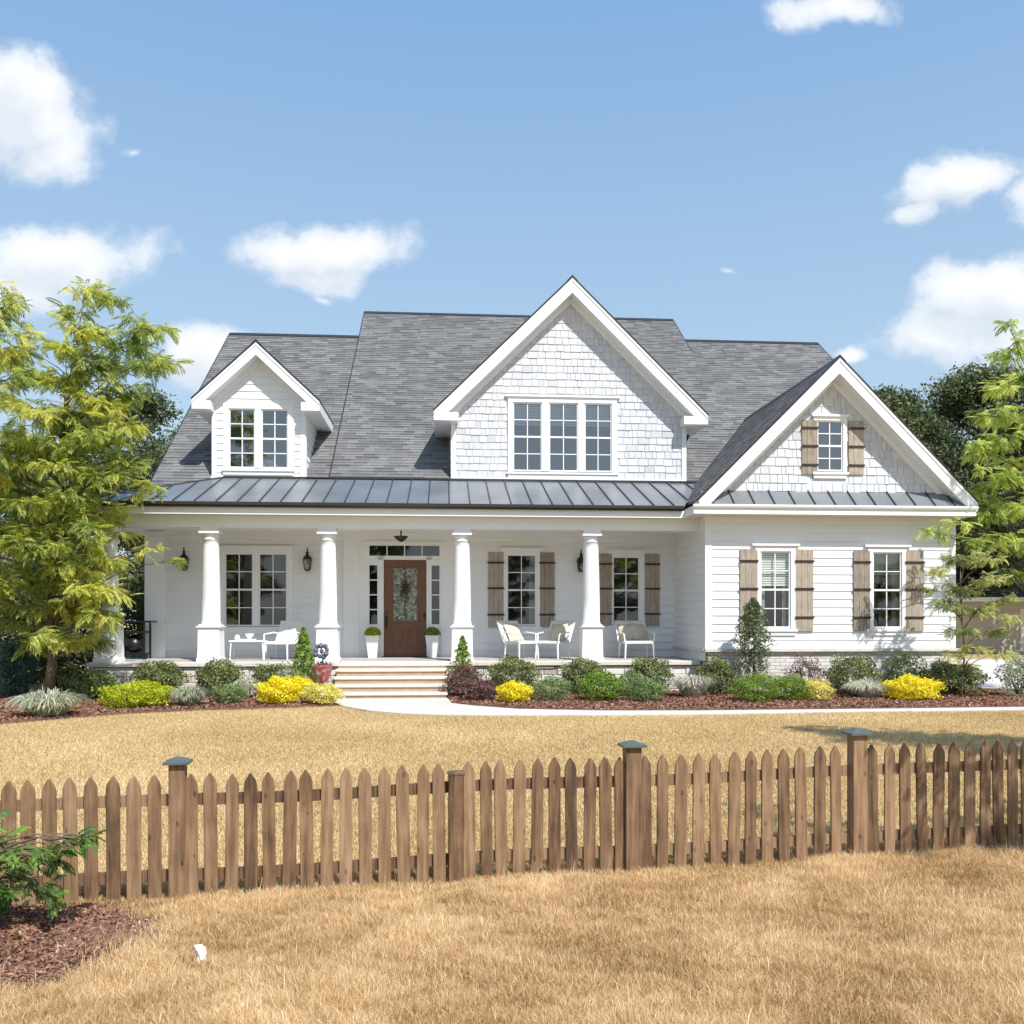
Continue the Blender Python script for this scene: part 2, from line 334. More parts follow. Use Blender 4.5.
def fronds(P,yaw,pitch,scale,rnd,tmpl=FR):
    k=tmpl.shape[0]; n=len(P)
    T=tmpl.reshape(-1,3)
    cy,sy=np.cos(yaw),np.sin(yaw); cp,sp=np.cos(pitch),np.sin(pitch); ro=rng.normal(0,.35,n); cr,sr=np.cos(ro),np.sin(ro)
    x,y,z=T[:,0][None],T[:,1][None],T[:,2][None]
    y1=y*cr[:,None]-z*sr[:,None]; z1=y*sr[:,None]+z*cr[:,None]
    x2=x*cp[:,None]-z1*sp[:,None]; z2=x*sp[:,None]+z1*cp[:,None]
    X=(x2*cy[:,None]-y1*sy[:,None]); Y=(x2*sy[:,None]+y1*cy[:,None])
    V=np.stack([X,Y,z2],-1)*scale[:,None,None]+P[:,None,:]
    Fc=np.arange(n*k*4).reshape(-1,4)
    rn=np.repeat(np.clip(np.repeat(rnd,k)+rng.normal(0,.17,n*k),0,1),4)
    return V.reshape(-1,3),Fc,rn

def spray_tree(name,base,clumps,mat,bark,label,cat='tree',group=None,trunk_r=.09,fork=1.2,fl=.3,nf=42,trunk_lean=(0,0),seed=1,tmpl=FR):
    """clumps: world (x,y,z,r). branch tubes run from the trunk out to each clump, fronds droop from the twigs"""
    global rng
    rng=np.random.default_rng(seed); rd=random.Random(seed)
    root=empty(name,base); bx,by,bz=base
    top=max(c[2] for c in clumps)-bz
    tm=MB(); H=top*.86
    def axis(z):
        t=z/H; return Vector((trunk_lean[0]*t+.05*math.sin(z*2.1),trunk_lean[1]*t+.05*math.cos(z*1.7),z))
    zs=[H*i/9 for i in range(10)]
    tm.tube([axis(z) for z in zs],[trunk_r*(1-.85*(z/H)) *(1.35 if z==0 else 1)+.008 for z in zs],8)
    parts=[]
    for (cx,cy,cz,cr) in clumps:
        c=Vector((cx-bx,cy-by,cz-bz)); hd=math.hypot(c.x,c.y)
        z0=max(fork,min(H*.95,c.z-.35*hd-.3)); z0=min(z0,H*.95); a=axis(z0); 
        mid=a.lerp(c,.5)+Vector((rd.uniform(-.12,.12),rd.uniform(-.12,.12),.12*hd))
        rb=max(.012,trunk_r*.38*(1-.7*z0/H))
        path=[a,a.lerp(mid,.5)+Vector((0,0,.04)),mid,mid.lerp(c,.55)+Vector((0,0,.05)),c]
        tm.tube(path,[rb,rb*.85,rb*.65,rb*.42,.006],5)
        out=Vector((c.x,c.y,0)); out=out.normalized() if out.length>.05 else Vector((rd.uniform(-1,1),rd.uniform(-1,1),0)).normalized()
        k=int(nf*(cr/.5)**2*.9)+8
        nt_=max(4,int(k/7)); tw=[]
        for i in range(nt_):
            an=rd.uniform(-PI,PI); d=Vector((math.cos(an),math.sin(an),rd.uniform(-.25,.55)))+out*.55; d.normalize()
            e=c+Vector((d.x*cr*rd.uniform(.55,1.1),d.y*cr*rd.uniform(.55,1.1),d.z*cr*.85)); s=mid.lerp(c,rd.uniform(.55,1)) if rd.random()<.5 else c
            m_=s.lerp(e,.5)+Vector((0,0,.08*cr)); tm.tube([s,m_,e],[.007,.005,.003],3); tw.append((s,m_,e))
        P=[];yw=[];pt=[];rn=[]; base_r=rd.uniform(.15,.8)
        for i in range(k):
            s,m_,e=tw[i%nt_]; t=rd.uniform(.15,1); p=s.lerp(m_,t*2) if t<.5 else m_.lerp(e,t*2-1)
            d=(e-s); y=math.atan2(d.y,d.x)+rd.gauss(0,.9)
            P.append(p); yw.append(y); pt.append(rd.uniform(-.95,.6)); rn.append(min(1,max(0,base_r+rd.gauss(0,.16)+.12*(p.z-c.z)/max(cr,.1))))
        parts.append(fronds(np.array([tuple(p) for p in P]),np.array(yw),np.array(pt),rng.uniform(.65,1.15,k)*fl,np.array(rn),tmpl))
    tr=tm.build('trunk',bark,root,smooth=True)
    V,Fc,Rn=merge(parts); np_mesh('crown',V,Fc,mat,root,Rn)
    tag(root,label,cat,group); return root

def cloud_tree(name,base,h,w,mat,bark,label,cat='tree',group=None,nb=60,leaf=.22,nl=350,z0=.25,seed=3,shape=1.0,flat=.55,lean=0,trunk_r=None,depth=None):
    """big distant tree: many flattened leaf clumps spread through the crown with gaps between"""
    global rng
    rng=np.random.default_rng(seed); rd=random.Random(seed); root=empty(name,base); depth=depth or w
    tm=MB(); tr_=trunk_r or h*.02
    tm.tube([(lean*t+.1*math.sin(5*t),.1*math.cos(4*t),h*.92*t) for t in [i/8 for i in range(9)]],[tr_*(1-.85*i/8)+.02 for i in range(9)],7)
    parts=[]
    for i in range(nb):
        t=rd.random()**.85; z=h*(z0+(1-z0)*t)
        rr=math.sin(PI*min(1,.18+.80*t))**.7*(1 if shape==1 else (1-t*.8)*1.3)
        an=rd.uniform(0,2*PI); q=math.sqrt(rd.uniform(.12,1))
        cx=lean*t+math.cos(an)*w/2*rr*q; cy=math.sin(an)*depth/2*rr*q; br=w*rd.uniform(.08,.19)
        a=Vector((lean*t*.6,0,max(h*z0*.8,z-math.hypot(cx,cy)*.7)))
        tm.tube([a,(a+Vector((cx,cy,z)))/2+Vector((0,0,.1*br)),(cx,cy,z)],[tr_*.35,tr_*.2,.01],4)
        n=int(nl*rd.uniform(.6,1.3)); g=rng.normal(size=(n,3)); g/=np.linalg.norm(g,axis=1,keepdims=True)
        g2=g*(rng.random((n,1))**.35)*br*(1+.35*np.sin(g[:,:1]*6+i)*np.cos(g[:,1:2]*7)); g2[:,2]*=flat
        P=g2+[cx,cy,z]; nr=g.copy(); nr[:,2]+=.5
        rn=np.clip(rd.uniform(.2,.75)+rng.normal(0,.16,n),0,1)
        parts.append(diamonds(P,rng.uniform(.6,1.3,n)*leaf,nr,.55,.65,rn))
    tm.build('trunk',bark,root,smooth=True); V,Fc,Rn=merge(parts); np_mesh('crown',V,Fc,mat,root,Rn)
    tag(root,label,cat,group); return root

# ------------------------------------------------------------------ WORLD
w=bpy.data.worlds.new('World'); sc.world=w; w.use_nodes=True; nt=w.node_tree
bg=nt.nodes['Background']; SUNL=Vector((.652,-.954,1.43)).normalized()
sky=nt.nodes.new('ShaderNodeTexSky'); sky.sky_type='NISHITA'; sky.sun_disc=False
sky.sun_elevation=math.asin(SUNL.z); sky.sun_rotation=math.atan2(SUNL.x,SUNL.y)
sky.air_density=1.0; sky.dust_density=1.4; sky.ozone_density=1.2
tc=nt.nodes.new('ShaderNodeTexCoord'); sp=nt.nodes.new('ShaderNodeSeparateXYZ'); L(nt,tc.outputs['Generated'],sp.inputs[0])
absy=math_(nt,'MAXIMUM',math_(nt,'ABSOLUTE',sp.outputs[1]),.02)
gx=math_(nt,'DIVIDE',sp.outputs[0],absy); gz=math_(nt,'DIVIDE',sp.outputs[2],absy)
G=nt.nodes.new('ShaderNodeCombineXYZ'); L(nt,gx,G.inputs[0]); L(nt,gz,G.inputs[1])
wn=nt.nodes.new('ShaderNodeTexNoise'); wn.inputs['Scale'].default_value=5; wn.inputs['Detail'].default_value=5; L(nt,G.outputs[0],wn.inputs['Vector'])
wv=nt.nodes.new('ShaderNodeVectorMath'); wv.operation='MULTIPLY_ADD'; L(nt,wn.outputs['Color'],wv.inputs[0]); wv.inputs[1].default_value=(.10,.08,0); L(nt,G.outputs[0],wv.inputs[2])
CL=[(22,112,60,56,1),(40,150,48,34,.9),(18,70,26,30,.35),(62,256,84,40,1),(25,290,62,34,.9),(212,358,44,32,.95),(322,250,82,30,1),(318,278,56,22,.85),(318,298,26,11,.5),(128,146,26,14,.3),
    (832,8,60,22,.85),(962,184,62,27,1),(910,212,36,15,.6),(985,300,60,34,1.05),(950,340,52,32,1),(1010,340,50,40,1),(858,350,22,11,.8),(655,66,26,10,.08),(724,266,34,12,.12),(540,270,24,10,.12),(466,291,20,9,.14),(1045,205,60,34,.8)]
def density(shift):
    base=wv.outputs[0]; gv=G.outputs[0]
    if shift:
        o1=nt.nodes.new('ShaderNodeVectorMath'); o1.operation='ADD'; L(nt,base,o1.inputs[0]); o1.inputs[1].default_value=shift; base=o1.outputs[0]
        o2=nt.nodes.new('ShaderNodeVectorMath'); o2.operation='ADD'; L(nt,gv,o2.inputs[0]); o2.inputs[1].default_value=shift; gv=o2.outputs[0]
    mask=None
    for (cx,cy,rx,ry,am) in CL:
        s=nt.nodes.new('ShaderNodeVectorMath'); s.operation='SUBTRACT'; L(nt,base,s.inputs[0]); s.inputs[1].default_value=((cx-512)/F+.05,(HZ-cy)/F+.04,0)
        k=nt.nodes.new('ShaderNodeVectorMath'); k.operation='MULTIPLY'; L(nt,s.outputs[0],k.inputs[0]); k.inputs[1].default_value=(F/rx,F/ry,0)
        ln=nt.nodes.new('ShaderNodeVectorMath'); ln.operation='LENGTH'; L(nt,k.outputs[0],ln.inputs[0])
        v_=math_(nt,'SUBTRACT',1.25+(am-1)*1.25,ln.outputs['Value'])
        mask=v_ if mask is None else math_(nt,'MAXIMUM',mask,v_)
    n1=nt.nodes.new('ShaderNodeTexNoise'); n1.inputs['Scale'].default_value=12; n1.inputs['Detail'].default_value=10; n1.inputs['Roughness'].default_value=.6; L(nt,gv,n1.inputs['Vector'])
    return math_(nt,'ADD',mask,math_(nt,'MULTIPLY',math_(nt,'SUBTRACT',n1.outputs['Fac'],.5),2.0))
dens=density(None); dens2=density((.012,.03,0))
alpha=ramp(nt,dens,[(.0,(0,0,0)),(.2,(.22,.22,.22)),(.42,(.70,.70,.70)),(.8,(1,1,1))])
ccol=ramp(nt,dens2,[(.1,(6.1,6.15,6.2)),(.55,(5.5,5.65,5.85)),(.95,(4.7,5.0,5.4))])
# pale veil over the clear part of the sky
hs=nt.nodes.new('ShaderNodeMix'); hs.data_type='RGBA'; hs.inputs[0].default_value=.72; L(nt,sky.outputs[0],hs.inputs[6]); L(nt,ramp(nt,sp.outputs[2],[(0,(3.8,4.4,4.85)),(.28,(2.75,3.85,5.0)),(.57,(1.5,2.85,4.8)),(1,(.9,2.1,4.4))]),hs.inputs[7])
fm=nt.nodes.new('ShaderNodeMix'); fm.data_type='RGBA'; L(nt,math_(nt,'MULTIPLY',alpha,.93),fm.inputs[0]); L(nt,hs.outputs[2],fm.inputs[6]); L(nt,ccol,fm.inputs[7])
L(nt,fm.outputs[2],bg.inputs[0]); bg.inputs[1].default_value=.10
sun=bpy.data.objects.new('sun',bpy.data.lights.new('sun','SUN')); COL.objects.link(sun); sun.data.energy=3.4; sun.data.angle=R(.53); sun.data.color=(1,.97,.92)
sun.rotation_euler=SUNL.to_track_quat('Z','Y').to_euler(); sun.location=(20,-20,40)
sc.view_settings.view_transform='Standard'; sc.view_settings.look='None'; sc.view_settings.exposure=.82; sc.view_settings.gamma=1

# ------------------------------------------------------------------ TERRAIN
def ss(a,b,x): t=np.clip((x-a)/(b-a),0,1); return t*t*(3-2*t)
def ghe(x,y):
    x=np.asarray(x,float); y=np.asarray(y,float)
    fy=7.2+.158*np.clip(x,-8,8)
    base=-.375+.0135*np.clip(x,-8,8)
    t=ss(0,1,(y-fy)/(14.2-fy))
    g=base*(1-t)+ (y<fy)*(-.035)*(fy-np.maximum(y,-6))
    bumps=.012*np.sin(x*1.9+y*.7)*np.cos(y*1.3-x*.5)*(1-ss(12.5,14,y))
    return g+bumps
xs=np.unique(np.concatenate([[-400,-200,-100,-60,-40,-30,-25,-20],np.arange(-16,16.01,.4),[20,25,30,40,60,100,200,400]]))
ys=np.unique(np.concatenate([[-300,-100,-50,-20,-8,-4,0],np.arange(2,17.01,.3),np.arange(18,30,2),[35,45,60,80,120,200,400,800]]))
X,Y=np.meshgrid(xs,ys); V=np.stack([X,Y,ghe(X,Y)],-1).reshape(-1,3)
nx,ny=len(xs),len(ys); i=np.arange(ny-1)[:,None]*nx+np.arange(nx-1)[None]; Fc=np.stack([i,i+1,i+nx+1,i+nx],-1).reshape(-1,4)
tag(np_mesh('ground',V,Fc,M['ground']),kind='structure')

def prism_ground(name,pts,z0,z1,mat,kind='structure'):
    m=MB(); m.prism(pts,z0,z1,'z'); o=m.build(name,mat); return tag(o,kind=kind)
walk=[gpt(x,y) for x,y in [(333,704),(345,708),(370,712.5),(400,715),(440,716.7),(520,717.5),(700,716),(860,713.5),(1024,711.5),(1250,709)]]
walk+=[gpt(x,y) for x,y in [(1250,703.5),(1024,705.5),(860,707.5),(700,709),(600,709.3),(520,707.6),(475,704.3),(452,701.8)]]
walk+=[w2(-1.52,-1.5),w2(-3.98,-1.5)]
prism_ground('footpath',walk,-.1,.035,M['concrete'])
bedR=[gpt(x,y,.05) for x,y in [(1250,704.5),(1024,706),(860,708),(700,709.6),(600,709.6),(520,708),(475,704.8),(452,702.2)]]
bedR+=[w2(-1.49,-1.55),w2(-1.49,-.2),w2(4.3,-.2),w2(4.3,-.6),w2(10.3,-.6),w2(11.4,-.3),w2(12.6,-.9),w2(14.5,-1.6)]
prism_ground('mulch_bed',bedR,-.1,.055,M['mulch_base'])
bedL=[gpt(x,y,.05) for x,y in [(-420,726),(-160,725),(0,722.5),(60,717),(130,712.5),(200,709),(290,706.5),(331,704.5)]]
bedL+=[w2(-4.02,-1.5),w2(-4.02,-.2),w2(-9.5,-.2),w2(-10,3),w2(-16,3)]
prism_ground('mulch_bed',bedL,-.1,.055,M['mulch_base'])
drive=[(10.9,23.4),(13.5,20.6),(20,20.2),(34,24),(34,40),(18.6,38.5),(17.3,33),(14.5,30)]
prism_ground('driveway',drive,-.1,.02,M['concrete'])
# near mulch ring round the young maple
cx0,cy0=-4.05,5.85; nr=[];
t=np.linspace(0,2*PI,60,endpoint=False)
rings=[]; 
for k,(s,hh) in enumerate([(1,0),(.93,.03),(.7,.06),(.4,.08),(.02,.09)]):
    rx=1.78*(1+.05*np.sin(3*t+1)+.03*np.sin(7*t)); ry=.98*(1+.04*np.sin(4*t))
    x=cx0+rx*s*np.cos(t); y=cy0+ry*s*np.sin(t); rings.append(np.stack([x,y,ghe(x,y)+hh+.005],-1))
V=np.concatenate(rings); Fc=[]
for k in range(4):
    for j in range(60): Fc.append((k*60+j,k*60+(j+1)%60,(k+1)*60+(j+1)%60,(k+1)*60+j))
tag(np_mesh('mulch_mound',V,np.array(Fc),M['mulch_base']),kind='structure')

def inpoly(x,y,poly):
    c=np.zeros(x.shape,bool); n=len(poly)
    for i in range(n):
        x1,y1=poly[i]; x2,y2=poly[(i+1)%n]
        cond=((y1>y)!=(y2>y))&(x<(x2-x1)*(y-y1)/(y2-y1+1e-12)+x1); c^=cond
    return c
def ell(x,y,s=1): return ((x-cx0)/(1.78*s))**2+((y-cy0)/(.98*s))**2<1

# ------------------------------------------------------------------ GRASS
def blades(x,y,z,h,wd,lean,rnd):
    n=len(x); an=rng.uniform(0,2*PI,n); la=rng.uniform(0,2*PI,n); l=rng.random(n)**.7*lean
    dx,dy=np.cos(an)*wd*.5,np.sin(an)*wd*.5; lx,ly=np.cos(la)*l*h,np.sin(la)*l*h
    V=np.empty((n,5,3)); V[:,0]=np.stack([x-dx,y-dy,z],-1); V[:,1]=np.stack([x+dx,y+dy,z],-1)
    mx,my,mz=x+lx*.4,y+ly*.4,z+h*.6
    V[:,2]=np.stack([mx+dx*.8,my+dy*.8,mz],-1); V[:,3]=np.stack([mx-dx*.8,my-dy*.8,mz],-1); V[:,4]=np.stack([x+lx,y+ly,z+h*(1-.35*l)],-1)
    f=np.arange(n)[:,None]*5; tri=np.concatenate([np.concatenate([f,f+1,f+2],1),np.concatenate([f,f+2,f+3],1),np.concatenate([f+3,f+2,f+4],1)])
    return V.reshape(-1,3),tri,np.repeat(rnd,5)
def fence_y(x): return 7.182+.158*x
rng=np.random.default_rng(11)
n=1250000; y=rng.uniform(3.7,8.3,n); x=rng.uniform(-.66,.66,n)*y
k=(y<fence_y(x)+.35)&(rng.random(n)<np.clip(1.25-.06*y,0,1)); x,y=x[k],y[k]; wob=.96+.05*np.sin(x*7+y*5)+.03*np.sin(x*17-y*11)+rng.normal(0,.035,len(x)); k=~(((x-cx0)/(1.78*wob))**2+((y-cy0)/(.98*wob))**2<1)|(rng.random(len(x))<.02); x,y=x[k],y[k]
cl=np.sin(x*3.1+1.3*np.sin(y*2.2))*np.cos(y*2.7+np.sin(x*1.7)); tuft=.5+.5*np.sin(x*9+3*np.sin(y*7))*np.sin(y*11+2*np.sin(x*6))
h=rng.uniform(.045,.105,len(x))*(1+.3*cl+.5*tuft); h[rng.random(len(x))<.02]*=1.6
nearf=np.exp(-((y-fence_y(x))/.22)**2); h*=1-.25*nearf
rnd=np.clip(rng.beta(2.2,2,len(x))+.12*cl-.05,0,1)
V,Fc,Rn=blades(x,y,ghe(x,y)-.005,h,rng.uniform(.0024,.005,len(x)),.7,rnd)
tag(np_mesh('dry_grass',V,Fc,M['dry'],None,Rn),'tall dry golden grass growing in front of the picket fence','grass',kind='stuff')
n=620000; y=7.4+(18.6-7.4)*rng.random(n)**.85; x=rng.uniform(-.64,.66,n)*y
k=(y>fence_y(x)+.05)&~inpoly(x,y,walk)&~inpoly(x,y,bedL)&~inpoly(x,y,bedR)&(y<17.6); x,y=x[k],y[k]
cl=np.sin(x*1.1+1.3*np.sin(y*.9))*np.cos(y*1.2+np.sin(x*.7))
rnd=np.clip(rng.beta(3.4,3,len(x))+.1*cl+.03,0,1)
V,Fc,Rn=blades(x,y,ghe(x,y)-.004,rng.uniform(.03,.06,len(x))*(1+.2*cl),rng.uniform(.006,.011,len(x)),.8,rnd)
tag(np_mesh('lawn_grass',V,Fc,M['lawn'],None,Rn),'short straw coloured lawn between the picket fence and the path','grass',kind='stuff')
# mulch chips
def chips(name,n,xr,yr,test,zf,size,label):
    x=rng.uniform(*xr,n); y=rng.uniform(*yr,n); k=test(x,y); x,y=x[k],y[k]; n=len(x)
    P=np.stack([x,y,zf(x,y)+rng.uniform(0,.018,n)],-1); nr=np.tile([0,0,1.],(n,1))
    V,Fc,Rn=diamonds(P,rng.uniform(.5,1.5,n)*size,nr,.35,.42,rng.beta(1.6,2.2,n))
    tag(np_mesh(name,V,Fc,M['mulch'],None,Rn),label,'mulch',kind='stuff')
chips('mulch_chips',60000,(-6,-2),(4.7,7),lambda x,y:((x-cx0)/1.78)**2+((y-cy0)/.98)**2<(1.02+np.abs(rng.normal(0,.07,len(x))))**2,lambda x,y:ghe(x,y)+.015+.075*np.clip(1-((x-cx0)/1.78)**2-((y-cy0)/.98)**2,0,1),.04,'reddish brown mulch chips in the near corner mound by the fence')
chips('mulch_chips',60000,(-4,13),(16,22),lambda x,y:inpoly(x,y,bedR),lambda x,y:x*0+.06,.07,'reddish brown mulch chips in the bed right of the steps')
chips('mulch_chips',30000,(-14,-3.9),(14.5,21),lambda x,y:inpoly(x,y,bedL),lambda x,y:x*0+.06,.07,'reddish brown mulch chips in the bed left of the steps')

# ------------------------------------------------------------------ HOUSE
house=empty('white_house',(0,21,0),TH)
tag(house,'white farmhouse with grey shingle roof, three gables and a columned front porch','house')
W=2.1; FL=.76
def FRONT(v0): return lambda a,n,z:(a,v0-n,z)
def LEFTF(u0): return lambda a,n,z:(u0-n,-a,z)
def RIGHTF(u0): return lambda a,n,z:(u0+n,a,z)

def lap(name,tf,z0,z1,lo,hi,holes,ex=.19,mat='siding',proud=.019,parent=house):
    """lap siding, lo/hi functions of z give the side limits; holes=(a0,a1,z0,z1)"""
    m=MB(tf); nC=max(1,round((z1-z0)/ex)); ex=(z1-z0)/nC
    for c in range(nC):
        za=z0+c*ex; zb=za+ex
        cuts=sorted({za,zb}|{h for q in holes for h in q[2:] if za<h<zb})
        for s,e in zip(cuts,cuts[1:]):
            mz=(s+e)/2; iv=[(None,None)]
            segs=[]; cur=None; hs=sorted([q[:2] for q in holes if q[2]<mz<q[3]])
            edges=[('lo',)]
            pts=[]; start='lo'
            for a0,a1 in hs:
                if a1<=lo(mz) or a0>=hi(mz): continue
                pts.append((start,a0)); start=a1
            pts.append((start,'hi'))
            nf=lambda z: .003+proud*(1-(z-za)/ex)
            for p,q in pts:
                g=lambda w_,z: lo(z) if w_=='lo' else hi(z) if w_=='hi' else w_
                m.quad((g(p,s),nf(s),s),(g(q,s),nf(s),s),(g(q,e),nf(e),e),(g(p,e),nf(e),e))
                if abs(s-za)<1e-9: m.quad((g(p,s),.003,s),(g(q,s),.003,s),(g(q,s),nf(s),s),(g(p,s),nf(s),s))
    return m.build(name,M[mat],parent)
def cedar(name,tf,z0,z1,lo,hi,holes,ex=.185,seed=1,parent=house):
    rd=random.Random(seed); lap('wall',tf,z0,z1,lo,hi,holes,ex,'cedar_back',.004)
    V=[];Fc=[];Rn=[]; nC=max(1,round((z1-z0)/ex)); ex=(z1-z0)/nC
    for c in range(nC):
        za=z0+c*ex; zb=za+ex; a=lo(za)-rd.uniform(0,.1)
        while a<hi(za):
            w_=rd.choice((.11,.15,.18,.22,.27))*rd.uniform(.9,1.1); b=a+w_-.012
            l=max(a,lo(za)); r=min(b,hi(za)); zt=zb+.02; l2=max(l,lo(zb)) ; r2=min(r,hi(zb))
            l2=min(l2,r); r2=max(r2,l)
            bad=any(q[0]-.01<(l+r)/2<q[1]+.01 and q[2]-.02<(za+zb)/2<q[3]+.05 for q in holes)
            if not bad and r-l>.02 and r2>l2:
                z_=za-rd.uniform(-.004,.012); t0=.026+rd.uniform(-.005,.005); t1=.010
                k=len(V); V+= [tf(*p) for p in [(l,t0,z_),(r,t0,z_),(r2,t1,zt),(l2,t1,zt),(l,.002,z_),(r,.002,z_),(r2,.002,zt),(l2,.002,zt)]]
                Fc+=[(k,k+1,k+2,k+3),(k+4,k+5,k+1,k),(k+1,k+5,k+6,k+2),(k+4,k,k+3,k+7)]; Rn+=[min(1,max(0,rd.gauss(.6,.22)))]*8
            a+=w_
    return np_mesh(name,np.array(V),np.array(Fc),M['cedar'],parent,np.array(Rn))

def window(tf,panes,z0,z1,trim=.1,head=True,room=1.3,blind=0,curt=None,rows=2,glass='glass',sill=True,outer=None,cols=2,headext=.08):
    """panes: list of (a0,a1) glass bounds"""
    a0=panes[0][0]; a1=panes[-1][1]; fr=.035
    A0=a0-fr-trim; A1=a1+fr+trim; Z0=z0-fr-.03; Z1=z1+fr+trim
    c=MB(tf)
    c.box(A0,a0-fr,-.06,.045,Z0,Z1); c.box(a1+fr,A1,-.06,.045,Z0,Z1); c.box(a0-fr,a1+fr,-.06,.045,z1+fr,Z1)
    for (p,q) in zip(panes,panes[1:]): c.box(p[1]+fr,q[0]-fr,-.06,.042,z0-fr,z1+fr)
    w_=c.build('window',M['white'],house)
    if head:
        h=MB(tf); h.box(A0-headext,A1+headext,-.02,.085,Z1+.002,Z1+.05); h.box(A0-headext+.03,A1+headext-.03,-.02,.06,Z1-.03,Z1+.002); h.build('head_trim',M['white'],w_)
    s=MB(tf); s.box(A0-.03,A1+.03,-.06,.08,Z0-.05,Z0); s.box(A0,A1,-.05,.05,Z0-.14,Z0-.05)
    if sill: s.build('sill',M['white'],w_)
    for (p,q) in panes:
        sa=MB(tf); zm=(z0+z1)/2
        sa.box(p-fr,p,-.05,.012,z0-fr,z1+fr); sa.box(q,q+fr,-.05,.012,z0-fr,z1+fr)
        sa.box(p,q,-.05,.012,z1,z1+fr); sa.box(p,q,-.05,.012,z0-fr,z0); sa.box(p,q,-.05,.008,zm-.022,zm+.022)
        for cc in range(1,cols):
            x=p+(q-p)*cc/cols; sa.box(x-.011,x+.011,-.035,.0,z0,zm-.022); sa.box(x-.011,x+.011,-.035,.0,zm+.022,z1)
        for half in ((z0,zm-.022),(zm+.022,z1)):
            for rr in range(1,rows):
                z=half[0]+(half[1]-half[0])*rr/rows; sa.box(p,q,-.033,-.002,z-.011,z+.011)
        sa.build('sash',M['white'],w_)
        g=MB(tf); g.quad((p,-.02,z0),(q,-.02,z0),(q,-.02,z1),(p,-.02,z1)); g.build('pane',M[glass],w_)
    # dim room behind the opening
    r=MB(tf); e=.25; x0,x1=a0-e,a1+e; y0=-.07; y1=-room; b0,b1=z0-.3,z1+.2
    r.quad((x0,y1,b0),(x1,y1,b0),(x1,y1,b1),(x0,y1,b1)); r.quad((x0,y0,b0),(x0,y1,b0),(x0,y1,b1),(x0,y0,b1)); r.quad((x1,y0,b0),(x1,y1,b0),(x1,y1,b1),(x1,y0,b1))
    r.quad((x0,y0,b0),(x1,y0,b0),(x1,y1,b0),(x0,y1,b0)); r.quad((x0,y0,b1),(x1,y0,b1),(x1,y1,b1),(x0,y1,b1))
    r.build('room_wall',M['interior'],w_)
    if blind:
        b=MB(tf)
        for (p,q) in panes:
            z=z1
            while z>z1-(z1-z0)*blind: b.box(p-.02,q+.02,-.11,-.085,z-.045,z-.004); z-=.055
        b.build('blind',M['blind'],w_)
    if curt:
        b=MB(tf)
        for (f0,f1) in curt:
            p,q=a0+(a1-a0)*f0,a0+(a1-a0)*f1; k=max(3,int((q-p)/.035)); 
            for j in range(k):
                xa=p+(q-p)*j/k; xb=p+(q-p)*(j+1)/k; na=-.13-.02*(j%2); nb=-.13-.02*((j+1)%2)
                b.quad((xa,na,z0-.1),(xb,nb,z0-.1),(xb,nb,z1+.1),(xa,na,z1+.1))
        b.build('curtain',M['curtain'],w_)
    return (a0-fr-.01,a1+fr+.01,z0-fr-.01,z1+fr+.01)
def shutter(tf,a0,a1,z0,z1):
    s=MB(tf); n=3; wd=(a1-a0)/n
    for i in range(n): s.box(a0+i*wd+.003,a0+(i+1)*wd-.003,.02,.052+.003*(i%2),z0,z1)
    o=s.build('shutter',M['shutter'],house)
    for f in (.17,.52,.86):
        z=z0+(z1-z0)*f; b=MB(tf); b.box(a0-.015,a1+.015,.053,.075,z-.025,z+.02); b.build('batten',M['iron'],o)
def band(tf,a0,a1,z0,z1,n0,n1,name='trim_board',mat='white',parent=house):
    b=MB(tf); b.box(a0,a1,n0,n1,z0,z1); return b.build(name,M[mat],parent)

# --- window bounds measured on the walls
fw=FRONT(W); ff=FRONT(-.7)
h1=window(fw,[(-7.035,-6.395),(-6.195,-5.555)],1.59,3.355,trim=.13,headext=.03)
h2=window(fw,[(.055,.745)],1.60,3.36,trim=.11,curt=[(.8,1.0)])
h3=window(fw,[(2.80,3.44)],1.63,3.32,trim=.11)
shutter(fw,-.46,-.06,1.52,3.45); shutter(fw,.87,1.25,1.52,3.45)
shutter(fw,2.41,2.74,1.55,3.42); shutter(fw,3.62,3.99,1.55,3.42)
h4=window(ff,[(5.705,6.355)],1.56,3.26,trim=.12,curt=[(0,.2),(.84,1)],blind=.45,room=1.5)
h5=window(ff,[(8.376,9.01)],1.56,3.25,trim=.12,curt=[(.78,1.0)],blind=.28,room=1.5)
shutter(ff,5.19,5.60,1.455,3.33); shutter(ff,6.50,6.92,1.455,3.33)
shutter(ff,7.88,8.27,1.455,3.315); shutter(ff,9.13,9.56,1.455,3.315)
ha=window(ff,[(7.05,7.60)],5.19,6.29,trim=.085,glass='glass_up',headext=.05,room=.8,blind=.0)
shutter(ff,6.65,7.02,5.08,6.32); shutter(ff,7.76,8.12,5.08,6.32)
hd=window(fw,[(-6.93,-6.345),(-6.135,-5.53)],5.56,6.98,trim=.13,head=False,glass='glass_up',room=.8)
hc=window(fw,[(.21,.90),(1.14,1.835),(2.06,2.715)],5.57,7.27,trim=.13,glass='glass_up',blind=.32,room=.8,headext=.07)

cst=lambda c:(lambda z:c)
